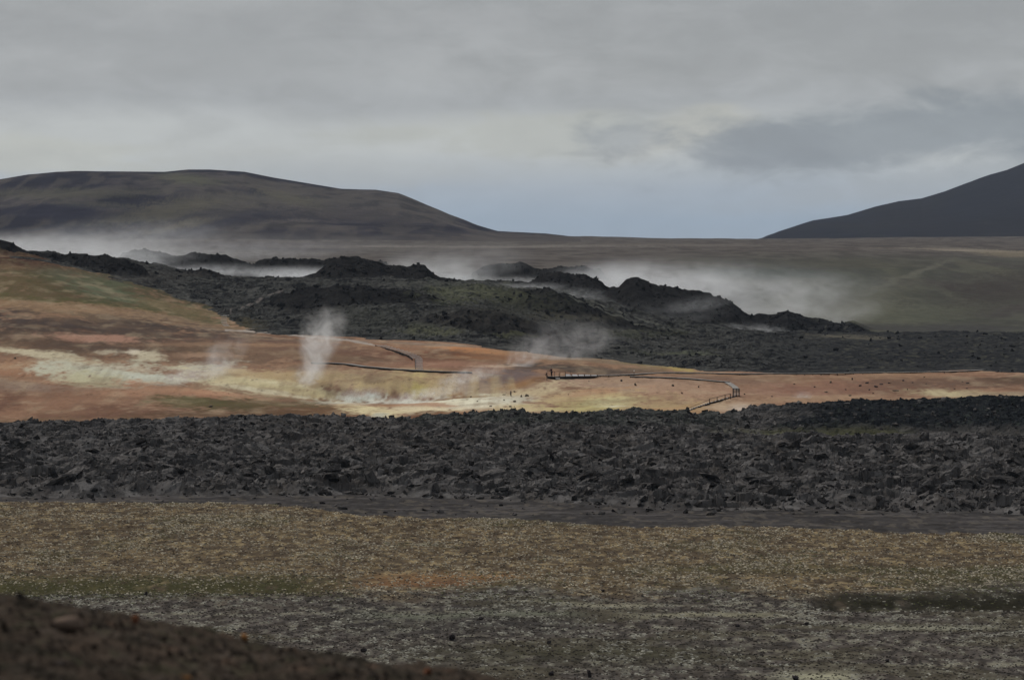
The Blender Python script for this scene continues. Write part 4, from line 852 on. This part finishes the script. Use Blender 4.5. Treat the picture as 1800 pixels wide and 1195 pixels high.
# ------------------------------------------------------------------ steam: real volumes of uneven density
GR = 'steam drifting along the lava hill'
def steam(label, u, v, d, wu, hv, dens, depth=None, lean=0.0, seed=0, nscale=2.2, thresh=.42, taper=0.0, rot=0.0, bottom=.6, group='steam rising from the hot ground'):
    """an ellipsoid of vapour centred where (u, v, d) lies; wu, hv half sizes in photo pixels at that distance"""
    if group == GR: wu *= 1.35; hv *= 1.35; nscale *= 1.2
    else: wu *= 1.45; hv *= 1.2; nscale *= 1.5; dens *= 1.15
    c = Vector(((u-UC)/F*d, d, H-d*(v-VH)/F)); sx, sz = wu/F*d, hv/F*d; sy = depth or max(sx*.45, 4)
    bm = bmesh.new(); bmesh.ops.create_icosphere(bm, subdivisions=3, radius=1.0)
    for q in bm.verts: q.co.x = q.co.x*(1+taper*q.co.z)+lean*q.co.z
    me = bpy.data.meshes.new('steam_plume'); bm.to_mesh(me); bm.free()
    m = bpy.data.materials.new('steam'); m.use_nodes = True; t = NT(m.node_tree); t.n.clear(); out = t.node('ShaderNodeOutputMaterial')
    pv = t.node('ShaderNodeVolumePrincipled'); pv.inputs['Color'].default_value = (.93, .94, .95, 1); pv.inputs['Anisotropy'].default_value = .1
    t.l.new(pv.outputs[0], out.inputs['Volume']); tc = t.node('ShaderNodeTexCoord'); sp = t.node('ShaderNodeSeparateXYZ'); t.l.new(tc.outputs['Object'], sp.inputs[0])
    x, y, z = sp.outputs; xx = t.math('DIVIDE', t.math('SUBTRACT', x, t.math('MULTIPLY', z, lean)), t.math('ADD', 1.0, t.math('MULTIPLY', z, taper)))
    r2 = t.math('ADD', t.math('ADD', t.math('MULTIPLY', xx, xx), t.math('MULTIPLY', y, y)), t.math('MULTIPLY', z, z))
    fall = t.mapr(r2, 1.0, 0.0, 0.0, 1.0); bot = t.math('POWER', t.mapr(z, 1.0, -.75, .0, 1.0, 'LINEAR'), bottom*(3.6 if group == GR else 2.2))
    mp = t.node('ShaderNodeMapping'); t.l.new(tc.outputs['Object'], mp.inputs[0]); k = sz
    mp.inputs['Scale'].default_value = (sx/k*(.5 if group == GR else .9), sy/k, 1.0); mp.inputs['Location'].default_value = (seed*3.1, seed*1.7, seed*2.3); mp.inputs['Rotation'].default_value = (0, .5, 0)
    n = t.noise(mp.outputs[0], nscale, 4.5, .62, 1.0).outputs[0]; nz = t.mapr(n, thresh+.02, thresh+.30)
    de = t.math('MULTIPLY', t.math('MULTIPLY', fall, bot), t.math('MULTIPLY', nz, dens*(4.8 if group == GR else 3.4))); t.l.new(de, pv.inputs['Density'])
    m.cycles.homogeneous_volume = False
    me.materials.append(m); o = bpy.data.objects.new('steam_plume', me); o.location = c; o.scale = (sx, sy, sz); o.rotation_euler = (0, rot, 0)
    return link(o, label=label, cat='steam', group=group)
steam('wide bank of white steam drifting over the left end of the lava hill', 120, 437, 1030, 190, 34, .05, 22, .3, 1, 1.6, .36, rot=.08, group=GR)
steam('faint high steam above the wide left bank', 230, 405, 1060, 170, 30, .012, 22, .4, 2, 1.5, .36, group=GR)
steam('steam veil sliding down beside the small hazy ridge', 235, 462, 1085, 50, 26, .05, 14, -.5, 3, 2, .35, group=GR)
steam('thin bright steam lying behind the small knob left of the main crag', 360, 474, 1075, 90, 15, .045, 14, .2, 4, 2, .36, group=GR)
steam('low white steam in the hollow between hazy ridge and main crag', 515, 478, 1075, 80, 14, .06, 14, .0, 5, 2, .33, group=GR)
steam('bright steam pouring behind the right shoulder of the main crag', 770, 480, 1060, 85, 38, .045, 18, -.3, 6, 1.8, .36, group=GR)
steam('faint steam blowing high above the right shoulder of the main crag', 800, 455, 1100, 120, 38, .012, 18, .3, 7, 1.5, .34, group=GR)
steam('low wisp of steam in front of the hazy pinnacles', 900, 494, 1090, 70, 13, .05, 12, 0, 8, 2.4, .38, group=GR)
steam('bright steam rising behind the twin dark crags', 1080, 485, 1090, 80, 36, .05, 18, .4, 9, 1.8, .34, group=GR)
steam('steam cloud over the middle of the right lava ridge', 1215, 498, 1090, 90, 40, .045, 18, .5, 10, 1.7, .34, group=GR)
steam('large pale steam cloud drifting beyond the lower right lava ridge', 1350, 525, 1085, 120, 55, .026, 20, .6, 11, 1.5, .34, group=GR)
steam('faint steam trailing off at the right end of the ridge', 1460, 540, 1085, 90, 40, .012, 20, .4, 12, 1.5, .34, group=GR)
steam('small steam wisp on the notch between front bump and twin crags', 990, 512, 975, 75, 14, .035, 8, -.2, 13, 2.4, .42, group=GR)
steam('small steam wisp at the tail of the main crag', 855, 505, 968, 45, 14, .05, 8, -.2, 14, 2.4, .42, group=GR)
steam('white steam wisp in a gully of the lower right ridge', 1320, 577, 985, 55, 14, .05, 8, -.2, 15, 2.2, .4, group=GR)
steam('thin bright line of steam creeping along the crest of the front bump', 1090, 545, 985, 70, 16, .02, 8, -.6, 43, 2.6, .38, rot=.42, group=GR)
steam('small steam wisp over the hollow between the hazy pinnacles and the front bump', 930, 503, 985, 60, 10, .05, 8, .3, 44, 2.6, .38, group=GR)
steam('small steam wisp rising from the notch in the right ridge', 1245, 528, 990, 50, 20, .014, 8, .9, 45, 2.4, .36, group=GR)
steam('thin steam wisp over the dark face of the right ridge', 1180, 545, 990, 110, 30, .006, 10, .4, 16, 1.6, .36, group=GR)
steam('long thin veil of steam drifting behind the whole left part of the lava hill', 300, 432, 1195, 330, 34, .012, 22, .6, 41, 2.6, .34, rot=.03, group=GR)
steam('long bright veil of steam drifting behind the twin crags and right ridge', 1290, 488, 1110, 210, 44, .018, 22, .8, 42, 2.6, .34, rot=.12, group=GR)
GH = 'steam rising from the hot ground'
steam('tall grey steam plume rising past the left end of the low boardwalk', 562, 603, 712, 30, 66, .13, 4, .4, 21, 1.5, .37, .6, bottom=.3, group=GH)
steam('pale foot of the tall steam plume on the cream bank', 545, 655, 703, 24, 24, .13, 3, .2, 22, 1.5, .36, .1, group=GH)
steam('faint steam plume rising left of the tall one', 395, 622, 705, 30, 42, .05, 4, .5, 23, 1.3, .36, .4, bottom=.5, group=GH)
steam('low steam at the foot of the faint plume on the pale mud', 350, 655, 692, 50, 18, .06, 4, .6, 24, 1.5, .34, .1, group=GH)
steam('broad thin steam cloud crossing the black lava above the platform', 1000, 600, 770, 75, 52, .026, 7, .4, 25, 1.3, .36, .3, bottom=.5, group=GH)
steam('steam plume rising beside the rim left of the platform', 925, 622, 745, 28, 36, .055, 4, .5, 26, 1.5, .36, .3, group=GH)
steam('slanting steam wisp drifting over the end of the low boardwalk', 835, 657, 703, 40, 22, .10, 3, 1.0, 27, 1.6, .36, .1, group=GH)
steam('white steam lying on the mud below the low boardwalk', 765, 688, 695, 44, 16, .12, 3, 1.0, 28, 1.7, .36, .1, group=GH)
steam('small white steam patch over the white mud pool', 635, 690, 697, 36, 14, .09, 3, .6, 29, 2, .38, .1, group=GH)
steam('tiny faint steam puff on the bare slope right of the railed stair', 1410, 699, 685, 15, 15, .09, 2, .2, 30, 1.5, .3, .1, group=GH)
steam('tiny steam puff at the lava edge right of the railed stair foot', 1300, 716, 650, 18, 12, .07, 2, .2, 31, 1.6, .3, .1, group=GH)

# ------------------------------------------------------------------ haze
bm = bmesh.new(); bmesh.ops.create_cube(bm, size=1.0); me = bpy.data.meshes.new('haze'); 
zlo = float(Z.min())-2.0; zhi = max(float(Z.max()), H)+6.0
for q in bm.verts: q.co = Vector((q.co.x*21000, 9980+q.co.y*20200, (zlo+zhi)/2+q.co.z*(zhi-zlo)))
bm.to_mesh(me); bm.free()
m = bpy.data.materials.new('haze'); m.use_nodes = True; t = NT(m.node_tree); t.n.clear(); out = t.node('ShaderNodeOutputMaterial'); pv = t.node('ShaderNodeVolumePrincipled')
pv.inputs['Color'].default_value = (.66, .80, 1.0, 1); pv.inputs['Density'].default_value = 1.75e-5; t.l.new(pv.outputs[0], out.inputs['Volume']); me.materials.append(m)
obj('haze', me, kind='stuff', label='thin blue haze in the air over the whole land', cat='haze')
